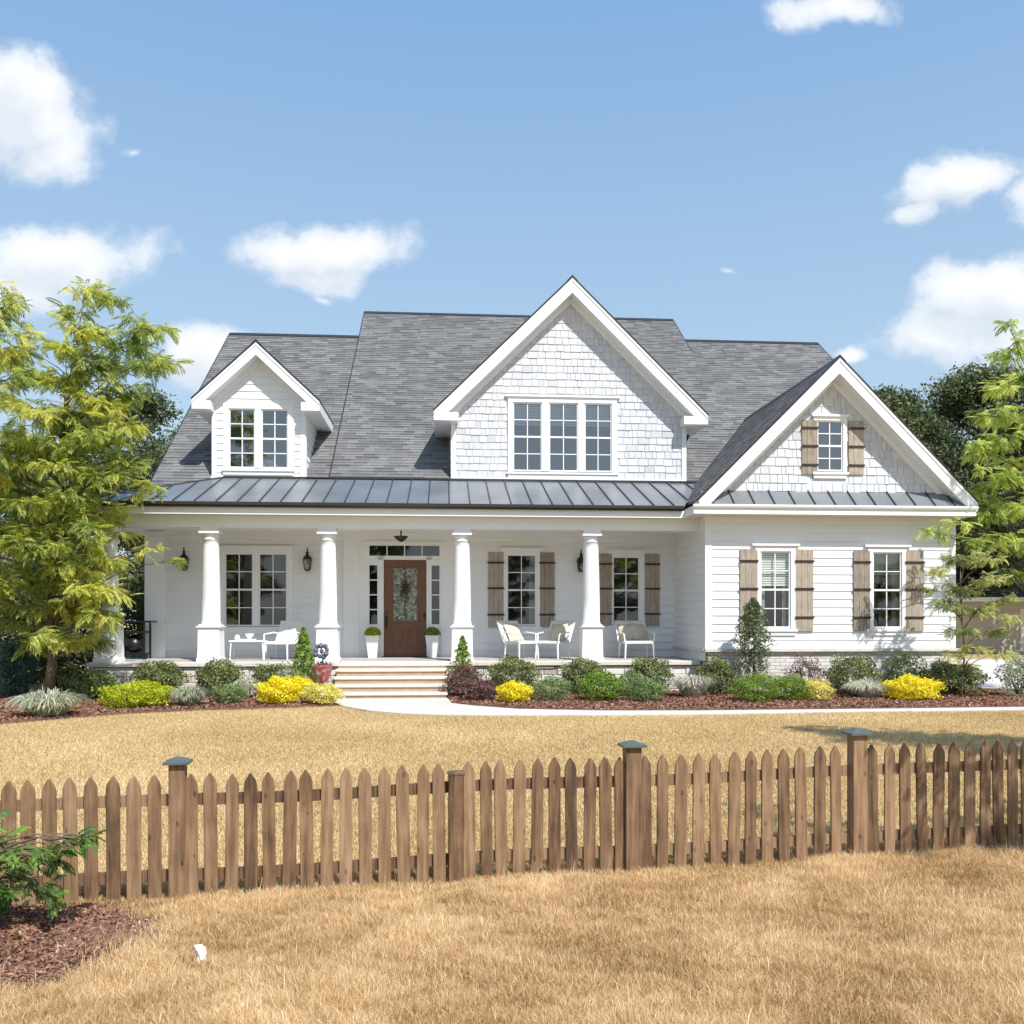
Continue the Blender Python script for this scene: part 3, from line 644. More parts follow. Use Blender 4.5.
# ground floor walls
door_hole=(-3.47,-1.69,FL,3.62)
lap('wall',fw,FL,4.0,cst(-8.7),cst(4.41),[h1,h2,h3,(-4.12,-1.27,FL,3.95)],proud=.034)
lap('wall',LEFTF(4.41),1.05,4.09,cst(-W),cst(.7),[],proud=.03)
band(LEFTF(4.41),-W+.02,.70,.98,1.05,0,.07,'ledge','stone_cap'); lap('wall',LEFTF(4.41),FL,.98,cst(-W),cst(.7),[],.22)
lap('wall',ff,1.05,4.1,cst(4.41),cst(10.35),[h4,h5])
for a in (4.41,10.35-.13): band(ff,a,a+.13,1.05,4.1,.0,.03,'corner_board')
band(LEFTF(4.41),.60,.73,1.05,4.085,.0,.03,'corner_board')
lap('wall',RIGHTF(10.35),0,4.1,cst(-.7),cst(9),[])
lap('wall',LEFTF(-8.7),0,5.0,cst(-18),cst(-W),[])
b=MB(); b.box(-8.65,11.3,2.15,2.25,0,.7); b.box(11.2,11.3,2.2,18,0,5.2); b.box(-8.7,11.3,17.9,18,0,5.2); b.build('rear_wall',M['siding'],house)
# wing base: ledge and whitewashed brick
b=MB(); b.box(4.44,10.38,-.735,-.3,-.1,.99); b.box(4.43,4.5,-.3,2.0,-.1,.9); b.build('brick_base',M['brick'],house)
band(ff,4.36,10.44,.985,1.045,-.1,.12,'ledge','stone_cap')
# porch slab and stone base
b=MB(); b.box(-9.5,4.38,-.36,W-.01,FL-.10,FL); b.build('porch_slab',M['stone_cap'],house,bevel=.012)
b=MB(); b.box(-9.2,4.37,-.02,W-.02,FL+.002,FL+.008); b.build('porch_floor',M['floor'],house)
rd=random.Random(5); V=[];Fc=[];Rn=[]
def stone_run(a0,a1,z0,z1,tf):
    z=z0
    while z<z1-.02:
        hh=min(rd.choice((.06,.09,.11,.14)),z1-z); a=a0-rd.uniform(0,.2)
        while a<a1:
            wd=rd.uniform(.18,.6); l=max(a,a0); r=min(a+wd-.012,a1); n1=rd.uniform(.0,.045)
            if r-l>.03:
                k=len(V); c_=.012
                V.extend(tf(*p) for p in [(l,-.1,z),(r,-.1,z),(r,-.1,z+hh-.01),(l,-.1,z+hh-.01),(l,n1,z),(r,n1,z),(r,n1,z+hh-.01),(l,n1,z+hh-.01),
                     (l+c_,n1+.012,z+c_),(r-c_,n1+.012,z+c_),(r-c_,n1+.012,z+hh-.01-c_),(l+c_,n1+.012,z+hh-.01-c_)])
                Fc.extend([(k,k+1,k+5,k+4),(k+3,k+7,k+6,k+2),(k,k+4,k+7,k+3),(k+1,k+2,k+6,k+5),(k+4,k+5,k+9,k+8),(k+5,k+6,k+10,k+9),(k+6,k+7,k+11,k+10),(k+7,k+4,k+8,k+11),(k+8,k+9,k+10,k+11)])
                Rn.extend([min(1,max(0,rd.gauss(.6,.25)))]*12)
            a+=wd
        z+=hh
stone_run(-9.4,4.36,0,FL-.1,FRONT(-.27)); stone_run(-2.3,.25,0,FL-.1,LEFTF(-9.4))
np_mesh('stone_base',np.array(V),np.array(Fc),M['ledge'],house,np.array(Rn))
b=MB(); b.box(-9.38,4.38,-.25,-.2,0,FL-.1); b.box(-9.38,-9.33,-.25,2.1,0,FL-.1); b.build('mortar_backing',M['riser'],house)
# steps
for k in range(4):
    z=FL-.152*(k+1); v1=-.36-.30*k
    t_=MB(); t_.box(-4.0,-1.5,v1-.32,v1+.1,z-.055,z); st=t_.build('step',M['stone_cap'],house,bevel=.008)
    r_=MB(); r_.box(-3.97,-1.53,v1-.285,v1+.1,z-.152,z-.057); r_.build('riser',M['riser'],st)
b=MB(); b.box(-3.97,-1.53,-.34,-.2,FL-.152,FL-.102); b.build('step_riser',M['riser'],house)
# columns
def column(u,half=False):
    b=MB(); hw=.255
    b.frustum(u,0,FL,FL+.78,hw-.005,hw-.02); b.box(u-hw-.01,u+hw+.01,-hw-.01,hw+.01,FL,FL+.09)
    c_=b.build('column',M['white'],house,bevel=.006)
    b=MB(); b.box(u-hw-.015,u+hw+.015,-hw-.015,hw+.015,FL+.78,FL+.815); b.box(u-hw+.03,u+hw-.03,-hw+.03,hw-.03,FL+.815,FL+.85); b.build('plinth_cap',M['white'],c_)
    b=MB(); z0=FL+.85; z1=3.60
    b.lathe(u,0,[(.218,z0),(.226,z0+.02),(.218,z0+.045),(.205,z0+.06),(.206,z0+.6),(.192,z0+1.2),(.174,z1-.2),(.168,z1-.08),(.183,z1-.07),(.183,z1-.05),(.168,z1-.04),(.168,z1),(.185,z1+.03),(.205,z1+.07)],28)
    b.build('shaft',M['white'],c_,smooth=True)
    b=MB(); b.box(u-.225,u+.225,-.225,.225,3.67,3.73); b.box(u-.2,u+.2,-.2,.2,3.73,3.80); b.build('capital',M['white'],c_)
for u in (-9.12,-6.87,-4.24,-1.165,1.86): column(u)
b=MB(); b.box(-8.97,-8.5,W-.17,W+.02,FL,3.92); b.box(-8.98,-8.46,W-.22,W+.02,FL,FL+.85); b.build('pilaster',M['white'],house)
# beam, soffit, fascia, gutter, ceiling
b=MB(); b.box(-9.35,4.42,-.2,.2,3.80,4.08); b.box(-9.35,-8.95,.2,W,3.80,4.08); b.build('porch_beam',M['white'],house)
b=MB(); b.box(-9.6,4.41,-.455,-.2,4.082,4.11); b.box(-9.6,-9.35,-.2,W,4.082,4.11); b.build('eave_soffit',M['cream'],house)
b=MB(); b.box(-9.62,4.0,-.475,-.44,4.07,4.235); b.box(-9.62,-9.585,-.44,W+2,4.07,4.235); b.build('fascia',M['white'],house)
b=MB(); b.prism([(-.60,4.335),(-.60,4.27),(-.56,4.225),(-.478,4.225),(-.478,4.335),(-.49,4.335),(-.49,4.24),(-.55,4.24),(-.585,4.28),(-.585,4.335)],-9.72,3.92,'x'); b.build('gutter',M['gutter'],house)
b=MB(); b.box(-8.95,4.4,.2,W,3.93,3.96); b.build('porch_ceiling',M['white'],house)
band(fw,-8.5,4.39,3.74,3.93,.0,.03,'frieze_board')
# metal porch roof (front slope with mitred left hip) + seams
def two_mats(o,n):
    o.data.materials.append(M['seam'])
    for p in o.data.polygons[n:]: p.material_index=1
    return o
ez,tz=4.34,5.28; MS=(tz-ez)/(W+.52)
def porch_z(v): return ez+MS*(v+.52)
HU=-9.70
b=MB()
def metal_slab(m,pts,th=.03):
    n=len(pts); A=list(pts)+[(x,y,z-th) for x,y,z in pts]
    m.add(A,[tuple(range(n)),tuple(range(2*n-1,n-1,-1))]+[(i,n+i,n+(i+1)%n,(i+1)%n) for i in range(n)])
run=W+.52
metal_slab(b,[(HU,-.52,ez),(3.95,-.52,ez),(5.0,W,tz),(HU+run,W,tz)])
pr_=None; metal_slab(b,[(HU,-.52,ez),(HU+run,W,tz),(HU+run,7,tz),(HU,7,ez)])
sm=b; nf0=len(b.f)
def seam(m,p,q,w_=.011,h=.036):
    x0,y0,z0=p; x1,y1,z1=q; m.add([(x0-w_,y0,z0),(x0+w_,y0,z0),(x0+w_,y0,z0+h),(x0-w_,y0,z0+h),(x1-w_,y1,z1),(x1+w_,y1,z1),(x1+w_,y1,z1+h),(x1-w_,y1,z1+h)],
        [(0,1,2,3),(7,6,5,4),(0,4,5,1),(1,5,6,2),(2,6,7,3),(3,7,4,0)])
u=HU+.25
while u<4.9:
    v1=min(W,-.52+(u-HU)); v0=-.53
    if u>3.95: v0=-.52+(u-3.95)/(1.05)*run
    if v1-v0>.1: seam(sm,(u,v0,porch_z(v0)),(u,v1,porch_z(v1)))
    u+=.47
seam(sm,(HU,-.52,ez),(HU+run,W,tz),.03,.03)
pr_=two_mats(sm.build('porch_metal_roof',M['metal'],house),nf0)
band(lambda a,n,z:(a,n,z),HU+run,4.95,tz-.0,tz+.035,W-.09,W+.05,'flashing','seam')

# shingled planes with real course steps
def courses(m,p0,along,up,Lw,S,ex=.155,lip=.014):
    p0=Vector(p0);A=Vector(along).normalized();U_=Vector(up).normalized();Nn=A.cross(U_).normalized()
    if Nn.z<0: Nn=-Nn
    n=max(1,round(S/ex)); ex=S/n
    for c in range(n):
        a=p0+U_*(c*ex)+Nn*lip; b_=p0+U_*((c+1)*ex); 
        m.add([a,a+A*Lw,b_+A*Lw,b_,a-Nn*lip,a+A*Lw-Nn*lip],[(0,1,2,3),(4,5,1,0)])
def main_z(v): return 5.28+SL*(v-W)
def main_roof(u0,u1,vr,v0,name,lift=0):
    m=MB(); c_=math.sqrt(1+SL*SL); courses(m,(u0,v0,main_z(v0)+lift),(1,0,0),(0,1,SL),u1-u0,(vr-v0)*c_)
    zr=main_z(vr)+lift
    # thickness, rake edges and rear slope
    vb=vr+(zr-4.9)/SL
    m.prism([(v0,main_z(v0)+lift-.003),(vr,zr-.003),(vb,4.9),(vb,4.72),(vr,zr-.20),(v0,main_z(v0)+lift-.2)],u0+.002,u1-.002,'x')
    o=m.build(name,M['sh_main'],house)
    r_=MB(); r_.prism([(vr-.17,zr-.13+.035),(vr,zr+.03),(vr+.17,zr-.13+.035),(vr,zr+.0)],u0,u1,'x'); r_.build('ridge_cap',M['gutter'],o)
    return zr
main_roof(-8.80,-4.3,10.1,1.30,'main_roof')
main_roof(-4.46,6.87,11.95,W,'main_roof',.05)
main_roof(6.6,11.75,10.4,W,'main_roof')
for (u0,u1,v0,vr,l) in ((-8.83,-8.80,1.3,10.1,0),(-4.49,-4.46,W,11.95,.05),(6.87,6.9,9.5,11.95,.05),(11.75,11.78,W,10.4,0)):
    b=MB(); b.prism([(v0,main_z(v0)+l+.012),(vr,main_z(vr)+l+.012),(vr,main_z(vr)+l-.06),(v0,main_z(v0)+l-.06)],u0,u1,'x'); b.build('rake_edge',M['gutter'],house)
# gable end walls under the main roof
b=MB()
for (u,vr) in ((-8.6,10.1),(11.5,10.4)): b.prism([(W,4),(W,main_z(W)-.2),(vr,main_z(vr)-.2),(2*vr-W,4)],u,u+.06,'x')
for (u,vr) in ((-4.25,11.95),(6.7,11.95)): b.prism([(W+2,6),(vr,main_z(vr)-.22),(2*vr-W-2,6)],u,u+.06,'x')
b.build('end_wall',M['siding'],house)

def gable(uc,za,hw,m_,vf,vw,vb,ww,ret=True,rb=.30,mat='sh_side',retw=.35,pos='gable'):
    zo=za-m_*hw; c_=math.sqrt(1+m_*m_)
    r_=MB()
    for s in (-1,1):
        courses(r_,(uc+s*hw,vf,zo),(0,1,0),(-s,0,m_),vb-vf,hw*c_)
        r_.prism([(uc,za-.002),(uc+s*hw,zo-.002),(uc+s*hw,zo-.05),(uc,za-.05)],vf,vb,'y')
    ro=r_.build('gable_roof',M[mat],house)
    e=MB()
    for s in (-1,1): e.prism([(uc,za+.012),(uc+s*(hw+.015),zo+.012-.015*m_),(uc+s*(hw+.015),zo-.05),(uc,za-.04)],vf-.02,vf,'y')
    e.prism([(uc-.14,za-.14*m_+.025),(uc,za+.03),(uc+.14,za-.14*m_+.025),(uc,za+.0)],vf-.02,vb,'y')
    e.build('drip_edge',M['gutter'],ro)
    k=MB()
    for s in (-1,1):
        q=[(uc,za-.05),(uc+s*hw,zo-.05),(uc+s*hw,zo-.05-.10),(uc+s*(hw-.10),zo-.05-.2),(uc+s*(hw-.12),zo-.05-rb+.12*m_),(uc,za-.05-rb)]
        k.prism([(uc,za-.05),(uc+s*hw,zo-.05),(uc+s*hw,zo-.05-rb*.6),(uc+s*(hw-rb*.4/m_),zo-.05-rb*.6),(uc,za-.05-rb)],vf+.0,vf+.045,'y')
        k.prism([(uc,za-.05),(uc+s*hw,zo-.05),(uc+s*hw,zo-.05-.07),(uc,za-.05-.07)],vf-.016,vf+.0,'y')
    k.build('rake_board',M['white'],ro)
    s2=MB()
    for s in (-1,1): s2.prism([(uc,za-.052),(uc+s*(hw-.03),zo-.052+.03*m_),(uc+s*(hw-.03),zo-.04-rb*.6),(uc+s*(hw-rb*.4/m_),zo-.04-rb*.6),(uc,za-.04-rb)],vf+.046,vw,'y')
    s2.build('rake_soffit',M['white'],ro)
    f=MB()   # frieze along the rakes on the wall
    for s in (-1,1):
        hh=ww; f.prism([(uc,za-.04-rb),(uc+s*hh,za-.04-rb-hh*m_),(uc+s*hh,za-.04-rb-hh*m_-.16),(uc,za-.04-rb-.16)],vw-.045,vw+.01,'y')
    f.build('frieze_board',M['white'],ro)
    if ret:
        zb=zo-.27
        for s in (-1,1):
            t_=MB()
            a,b_=sorted((uc+s*(hw-.0),uc+s*(ww-retw))); t_.box(a,b_,vf+.002,vw+.0,zb,zo-.06)
            a,b_=sorted((uc+s*(hw+.02),uc+s*(ww-retw-.03))); t_.box(a,b_,vf-.02,vw,zo-.10,zo-.05) if False else None
            a,b_=sorted((uc+s*hw,uc+s*ww)); t_.box(a,b_,vw,vb-.8,zb,zo-.05); t_.build('eave_return',M['white'],ro)
    return zo
DL=dict(uc=-6.22,za=8.62,hw=1.55,m_=.93)
zoL=gable(vf=1.70,vw=W,vb=6.6,ww=1.16,retw=.06,**DL)
zoC=gable(1.66,10.42,3.50,.98,1.68,W,9.0,3.06,retw=.18,rb=.36)
zoW=gable(7.37,7.70,3.25,1.0,-1.14,-.7,5.45,2.98,ret=False,rb=.34)
def gl(uc,za,m_,rb,ww,s):
    return lambda z: uc+s*min(ww,max(0,(za-.04-rb-.05-z)/m_))
# dormer walls
a=dict(uc=-6.23,za=8.62,m_=.93,rb=.30,ww=1.15)
lap('wall',fw,5.22,8.2,gl(s=-1,**a),gl(s=1,**a),[hd]); 
for s in (-1,1):
    u=-6.23+s*1.15; band(fw,*sorted((u,u-s*.11)),5.22,7.0,.0,.03,'corner_board')
lap('wall',RIGHTF(-5.08),5.22,7.05,lambda z:W,lambda z:W+(z-5.22)/SL+.15,[]); lap('wall',LEFTF(-7.38),5.22,7.05,lambda z:-(W+(z-5.22)/SL+.15),lambda z:-W,[])
band(RIGHTF(-5.08),W,W+.11,5.22,7.0,.0,.03,'corner_board')
band(fw,-7.40,-5.06,5.20,5.32,.0,.04,'skirt_board')
# centre gable
a=dict(uc=1.645,za=10.42,m_=.98,rb=.36,ww=3.055)
cedar('cedar_shingles',fw,5.36,9.9,gl(s=-1,**a),gl(s=1,**a),[(hc[0]-.13,hc[1]+.13,hc[2]-.17,hc[3]+.16)],seed=3)
for u0 in (-1.41,4.58): band(fw,u0,u0+.12,5.28,6.9,.0,.045,'corner_board')
band(fw,-1.41,4.70,5.27,5.36,.0,.05,'skirt_board')
lap('wall',RIGHTF(4.70),5.3,6.9,lambda z:W,lambda z:W+(z-5.22)/SL+.15,[]); lap('wall',LEFTF(-1.41),5.3,6.9,lambda z:-(W+(z-5.22)/SL+.15),lambda z:-W,[])
# wing gable
a=dict(uc=7.37,za=7.70,m_=1.0,rb=.34,ww=2.98)
cedar('cedar_shingles',ff,4.68,7.25,gl(s=-1,**a),gl(s=1,**a),[(ha[0]-.09,ha[1]+.09,ha[2]-.16,ha[3]+.11)],seed=9,ex=.2)
# wing skirt roof + eave
b=MB(); sz0,sz1=4.30,4.68
metal_slab(b,[(4.08,-1.17,sz0),(10.52,-1.17,sz0),(10.42,-.71,sz1),(4.3,-.71,sz1)]); nf0=len(b.f); u=4.45
while u<10.45: seam(b,(u,-1.172,sz0),(u,-.715,sz1)); u+=.47
two_mats(b.build('skirt_metal_roof',M['metal'],house),nf0)
b=MB(); b.box(3.98,10.56,-1.20,-1.165,4.09,4.27); b.box(10.525,10.56,-1.165,6,4.09,4.27); b.box(3.98,4.015,-1.165,-.45,4.09,4.27); b.build('fascia',M['white'],house)
b=MB(); b.prism([(-1.255,4.30),(-1.255,4.26),(-1.235,4.22),(-1.201,4.22),(-1.201,4.30)],3.96,10.585,'x'); b.build('gutter',M['white'],house)
b=MB(); b.box(4.0,10.54,-1.165,-.69,4.085,4.115); b.box(10.35,10.54,-.69,6,4.085,4.115); b.box(4.0,4.41,-.69,-.2,4.085,4.115); b.build('eave_soffit',M['cream'],house)
band(ff,4.41,10.35,3.93,4.085,.0,.035,'frieze_board')
b=MB(); b.box(10.36,10.80,.4,.9,3.72,3.98); b.build('side_vent_hood',M['white'],house)
b=MB(); b.box(10.42,10.74,.385,.4,3.77,3.93); b.build('vent_opening',M['black'],house)
# small downpipe beside the centre gable
b=MB(); b.tube([(4.80,2.25,6.55),(4.80,2.55,6.4),(4.80,2.65,6.05)],.035,8); b.build('downpipe',M['gutter'],house,smooth=True)
b=MB(); b.tube([(4.48,-.42,4.1),(4.38,-.40,3.95),(4.38,-.40,3.9)],.03,8); 
# door group
b=MB(fw); b.box(-4.12,-3.72,.0,.06,FL,3.93); b.box(-1.66,-1.27,.0,.06,FL,3.93)                      # pilaster boards
b.box(-3.72,-1.66,-.03,.045,3.60,3.93)
b.box(-3.72,-3.47,-.03,.04,FL,3.60); b.box(-1.70,-1.66,-.03,.04,FL,3.60)
for x0,x1 in ((-3.27,-3.11),(-2.03,-1.90)): b.box(x0,x1,-.06,.03,FL,3.34)
b.box(-3.47,-1.70,-.06,.03,3.24,3.34); b.box(-3.47,-3.27,-.06,.028,FL,1.60); b.box(-1.90,-1.70,-.06,.028,FL,1.60)
b.box(-3.47,-3.27,-.06,.028,3.10,3.24); b.box(-1.90,-1.70,-.06,.028,3.10,3.24)
for x in (-3.03+.0,-2.585,-2.14): b.box(x-.012,x+.012,-.05,.02,3.34,3.60)
for k in range(1,4):
    z=1.60+1.5*k/4; b.box(-3.47,-3.27,-.05,.018,z-.014,z+.014); b.box(-1.90,-1.70,-.05,.018,z-.014,z+.014)
b.box(-3.62,-1.60,.045,.09,3.66,3.70)
ds=b.build('door_surround',M['white'],house)
g=MB(fw); g.quad((-3.47,-.03,1.6),(-3.27,-.03,1.6),(-3.27,-.03,3.10),(-3.47,-.03,3.10)); g.build('sidelight_pane',M['glass'],ds)
g=MB(fw); g.quad((-1.90,-.03,1.6),(-1.70,-.03,1.6),(-1.70,-.03,3.10),(-1.90,-.03,3.10)); g.build('sidelight_pane',M['glass'],ds)
g=MB(fw); g.quad((-3.47,-.03,3.34),(-1.70,-.03,3.34),(-1.70,-.03,3.6),(-3.47,-.03,3.6)); g.build('transom_pane',M['glass'],ds)
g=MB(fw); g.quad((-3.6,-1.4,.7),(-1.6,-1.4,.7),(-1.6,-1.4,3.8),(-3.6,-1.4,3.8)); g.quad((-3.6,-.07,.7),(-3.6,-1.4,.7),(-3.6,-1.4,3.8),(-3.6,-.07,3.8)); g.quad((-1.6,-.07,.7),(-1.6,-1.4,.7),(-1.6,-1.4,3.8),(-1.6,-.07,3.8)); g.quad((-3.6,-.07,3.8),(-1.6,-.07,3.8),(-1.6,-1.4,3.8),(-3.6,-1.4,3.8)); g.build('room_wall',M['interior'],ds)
b=MB(fw); d0,d1=-3.10,-2.04; z0,z1=FL+.03,3.235; g0,g1,gz0,gz1=-2.90,-2.24,1.66,3.05
b.box(d0,g0,-.05,.0,z0,z1); b.box(g1,d1,-.05,.0,z0,z1); b.box(g0,g1,-.05,.0,gz1,z1); b.box(g0,g1,-.05,.0,z0,gz0)
for x0,x1 in ((g0,g0+.025),(g1-.025,g1)): b.box(x0,x1,0,.012,gz0,gz1)
b.box(g0,g1,0,.012,gz1-.025,gz1); b.box(g0,g1,0,.012,gz0,gz0+.025)
for x0,x1 in ((-2.92,-2.61),(-2.53,-2.22)):
    for q in ((x0,x1,1.03,1.055),(x0,x1,1.475,1.50),(x0,x0+.025,1.055,1.475),(x1-.025,x1,1.055,1.475)): b.box(q[0],q[1],0,.014,q[2],q[3])
    b.box(x0+.06,x1-.06,0,.022,1.09,1.44)
dr=b.build('front_door',M['door'],house)
g=MB(fw); g.quad((g0,-.02,gz0),(g1,-.02,gz0),(g1,-.02,gz1),(g0,-.02,gz1)); g.build('leaded_pane',M['leaded'],dr)
b=MB(fw); b.box(-2.578,-2.562,-.018,.004,gz0,gz1); b.build('glass_bar',M['bronze'],dr)
b=MB(fw); b.box(-3.07,-3.02,.0,.02,1.60,1.82); b.tube([(-3.045,.02,1.78),(-3.045,.07,1.76),(-3.045,.07,1.52),(-3.045,.02,1.50)],.013,8); b.box(-3.065,-3.025,0,.03,1.88,1.93); b.build('door_handle',M['black'],dr)
b=MB(fw); b.box(-2.10,-2.055,.0,.03,1.74,1.9); b.box(-2.11,-2.05,.03,.06,1.80,1.85); b.build('door_lock',M['black'],dr)
b=MB(fw); b.box(-3.14,-2.0,-.06,.12,FL+.008,FL+.03); b.build('threshold',M['bronze'],ds)
# wreath on the door
b=MB(); rd=random.Random(2)
for i in range(70):
    an=rd.uniform(0,2*PI); l=rd.uniform(.12,.34)*(1.25 if math.sin(an)<-.5 else .8); 
    p=(0,0,0); q=(math.cos(an)*l*.6,-.05-rd.uniform(0,.05),math.sin(an)*l*1.15); mid=(q[0]*.5+rd.uniform(-.03,.03),-.06,q[2]*.5)
    b.tube([p,mid,q],[.006,.005,.003],4)
for i in range(26):
    an=rd.uniform(0,2*PI); r=rd.uniform(.02,.16); b.lathe(math.cos(an)*r,-.06,[(.004,math.sin(an)*r*1.3-.015),(.018,math.sin(an)*r*1.3),(.004,math.sin(an)*r*1.3+.015)],5)
wx,wy=w2(-2.57,W-.02); o=b.build('twig_wreath',M['twig']); o.location=(wx,wy,2.55); o.rotation_euler=(0,0,TH)
tag(o,'brown dried twig wreath hanging on the glass of the front door','wreath')
# wall lanterns
def lantern(u,z):
    v=W; b=MB(); b.box(u-.045,u+.045,v-.03,v-.005,z-.16,z+.10); b.tube([(u,v-.03,z+.05),(u,v-.13,z+.16),(u,v-.17,z+.24)],.011,6); b.tube([(u,v-.03,z-.06),(u,v-.17,z-.14)],.009,6)
    b.lathe(u,v-.17,[(.115,z+.10),(.09,z+.15),(.04,z+.20),(.03,z+.25),(.045,z+.26),(.012,z+.30),(.02,z+.33),(.003,z+.40)],10)
    for sx in (-1,1):
        for sy in (-1,1): b.tube([(u+sx*.095,v-.17+sy*.095,z+.10),(u+sx*.06,v-.17+sy*.06,z-.17)],.009,5)
    b.frustum(u,v-.17,z-.20,z-.165,.045,.075); b.frustum(u,v-.17,z+.085,z+.10,.105,.11)
    l=b.build('wall_lantern',M['black'],house)
    b=MB(); b.frustum(u,v-.17,z-.165,z+.085,.055,.09); b.build('lantern_glass',M['glass'],l)
    b=MB(); b.lathe(u,v-.17,[(.012,z-.16),(.012,z-.05),(.004,z-.03)],8); b.build('candle_tube',M['cream'],l)
lantern(-8.02,3.14); lantern(-5.0,3.14); lantern(1.92,3.14)
b=MB(); b.lathe(-2.62,.95,[(.02,3.90),(.02,3.72),(.035,3.70)],10); b.lathe(-2.62,.95,[(.03,3.60),(.12,3.66),(.17,3.72),(.175,3.735),(.02,3.735)],16); b.lathe(-2.62,.95,[(.07,3.93),(.07,3.90)],12); b.build('ceiling_lamp',M['bronze'],house)

# ------------------------------------------------------------------ PORCH FURNITURE
def armchair(u,v,ang,label,recl=.28,pillow=True,wdt=.66,fabric='wicker',group='white chairs on the porch',second=False):
    x,y=w2(u,v); root=empty('porch_chair',(x,y,FL+.008),TH+ang); h=wdt/2
    b=MB(); b.box(-h,h,-.28,.24,.36,.40); b.box(-h+.02,h-.02,-.26,.22,.40,.43); b.build('seat',M['wicker'],root,bevel=.01)
    for sx in (-1,1):
        for (yy,zz) in ((-.26,.36),(.22,.36)):
            l=MB(); l.tube([(sx*(h-.03),yy,zz),(sx*(h-.01),yy+(.03 if yy>0 else -.02),0)],[.024,.018],8); l.build('leg',M['white'],root)
        a=MB(); a.tube([(sx*(h-.01),-.27,.40),(sx*(h+.01),-.24,.60),(sx*(h+.01),.18,.64),(sx*(h-.01),.30,.62)],.018,8); a.build('armrest',M['white'],root)
    b=MB(); y1=.22; b.add([(-h,y1,.40),(h,y1,.40),(h+.01,y1+recl,.90),(-h-.01,y1+recl,.90),(-h,y1+.03,.39),(h,y1+.03,.39),(h+.01,y1+recl+.03,.89),(-h-.01,y1+recl+.03,.89)],
        [(0,1,2,3),(7,6,5,4),(0,4,5,1),(1,5,6,2),(2,6,7,3),(3,7,4,0)])
    b.tube([(-h,y1+.015,.38),(-h-.01,y1+recl+.015,.91),(h+.01,y1+recl+.015,.91),(h,y1+.015,.38)],.02,8); b.build('backrest',M[fabric],root)
    tag(root,label,'chair',group)
    if pillow:
        for i in range(2 if second else 1):
            px=(0 if not second else (-.12 if i==0 else .17)); p=MB(); n=8; s=.235; V=[];Fc=[]
            for side in (1,-1):
                for a in range(n+1):
                    for c in range(n+1):
                        fx=a/n*2-1; fz=c/n*2-1; th=.075*(1-fx**4)*(1-fz**4)*side; pin=1-.06*(1-abs(fx))*0-.05*abs(fx*fz)*-1
                        V.append((fx*s*(1-.05*(1-fz*fz)),th,fz*s*(1-.05*(1-fx*fx))))
            for sd in range(2):
                for a in range(n):
                    for c in range(n): k=sd*(n+1)**2+a*(n+1)+c; Fc.append((k,k+1,k+n+2,k+n+1))
            me=MB(); me.add(V,Fc); o=me.build('tan_pillow',M['pillow'],None,smooth=True)
            loc=Vector((px,.20+recl*.25,.65)); rz=TH+ang; o.location=(x+loc.x*math.cos(rz)-loc.y*math.sin(rz),y+loc.x*math.sin(rz)+loc.y*math.cos(rz),FL+loc.z+.0)
            o.rotation_euler=(-math.atan2(recl,.5)+.0,R(4 if i else -3),rz+(.35 if i else 0))
            o['_p']=label; yield_p.append((o,label,i))
    return root
yield_p=[]
armchair(.30,1.05,R(38),'white wicker chair with tan pillow left of the middle porch window')
armchair(1.08,1.05,R(-38),'white wicker chair with tan pillow right of the middle porch window')
armchair(3.15,1.0,R(6),'white wicker chair with two pillows under the rightmost porch window',second=True,wdt=.76)
armchair(-5.45,.95,R(-22),'white sling chair without pillow beside the conical evergreen',pillow=False,fabric='sling')
lbl=['tan square pillow on the chair left of the middle porch window','tan square pillow on the chair right of the middle porch window','tan square pillow in the middle of the chair near the right wing','tan pillow tucked in the right corner of the chair near the right wing']
for (o,_,i),l in zip(yield_p,lbl):
    del o['_p']; tag(o,l,'pillow','tan pillows on the porch chairs')
x,y=w2(-6.25,1.0); t_=empty('side_table',(x,y,FL+.008),TH)
b=MB(); b.box(-.42,.42,-.22,.22,.42,.455); b.build('tabletop',M['white'],t_,bevel=.006)
for sx in (-1,1):
    for sy in (-1,1): b=MB(); b.tube([(sx*.37,sy*.18,.42),(sx*.39,sy*.19,0)],[.02,.015],8); b.build('leg',M['white'],t_)
tag(t_,'low white side table with glassware left of the sling chair','side table')
b=MB(); b.box(-.2,.16,-.1,.12,0,.03); b.lathe(-.26,0,[(.05,0),(.07,.05),(.045,.12),(.04,.13)],12); b.lathe(.02,.02,[(.03,.03),(.10,.12),(.11,.16),(.095,.16)],14); o=b.build('glass_tray',M['flag']); o.location=(x,y,FL+.465); o.rotation_euler=(0,0,TH)
tag(o,'white tray with bowl and jar on the low side table','tray')
# second chair left of the leftmost pair of columns, and the grill
x,y=w2(-9.05,1.45); g_=empty('barbecue_grill',(x,y,FL+.008),TH)
b=MB(); b.box(-.28,.28,-.22,.22,.10,.14)
for sx in (-1,1):
    for sy in (-1,1): b.box(sx*.30-.02,sx*.30+.02,sy*.22-.02,sy*.22+.02,0,.88)
b.box(-.30,.30,-.24,.24,.62,.68); b.build('cart',M['black'],g_)
b=MB(); b.box(-.46,.46,-.26,.26,.88,.925); b.build('top_shelf',M['black'],g_,bevel=.008)
b=MB(); b.lathe(0,0,[(.06,.16),(.19,.2),(.235,.32),(.225,.42),(.12,.54),(.03,.58)],18); b.build('kettle',M['black'],g_,smooth=True)
b=MB()
for sx in (-1,1): b.tube([(sx*.31,-.24,.08),(sx*.31,-.19,.08)],.08,14)
b.build('wheel',M['black'],g_)
tag(g_,'black barbecue cart with top shelf at the left end of the porch','grill')

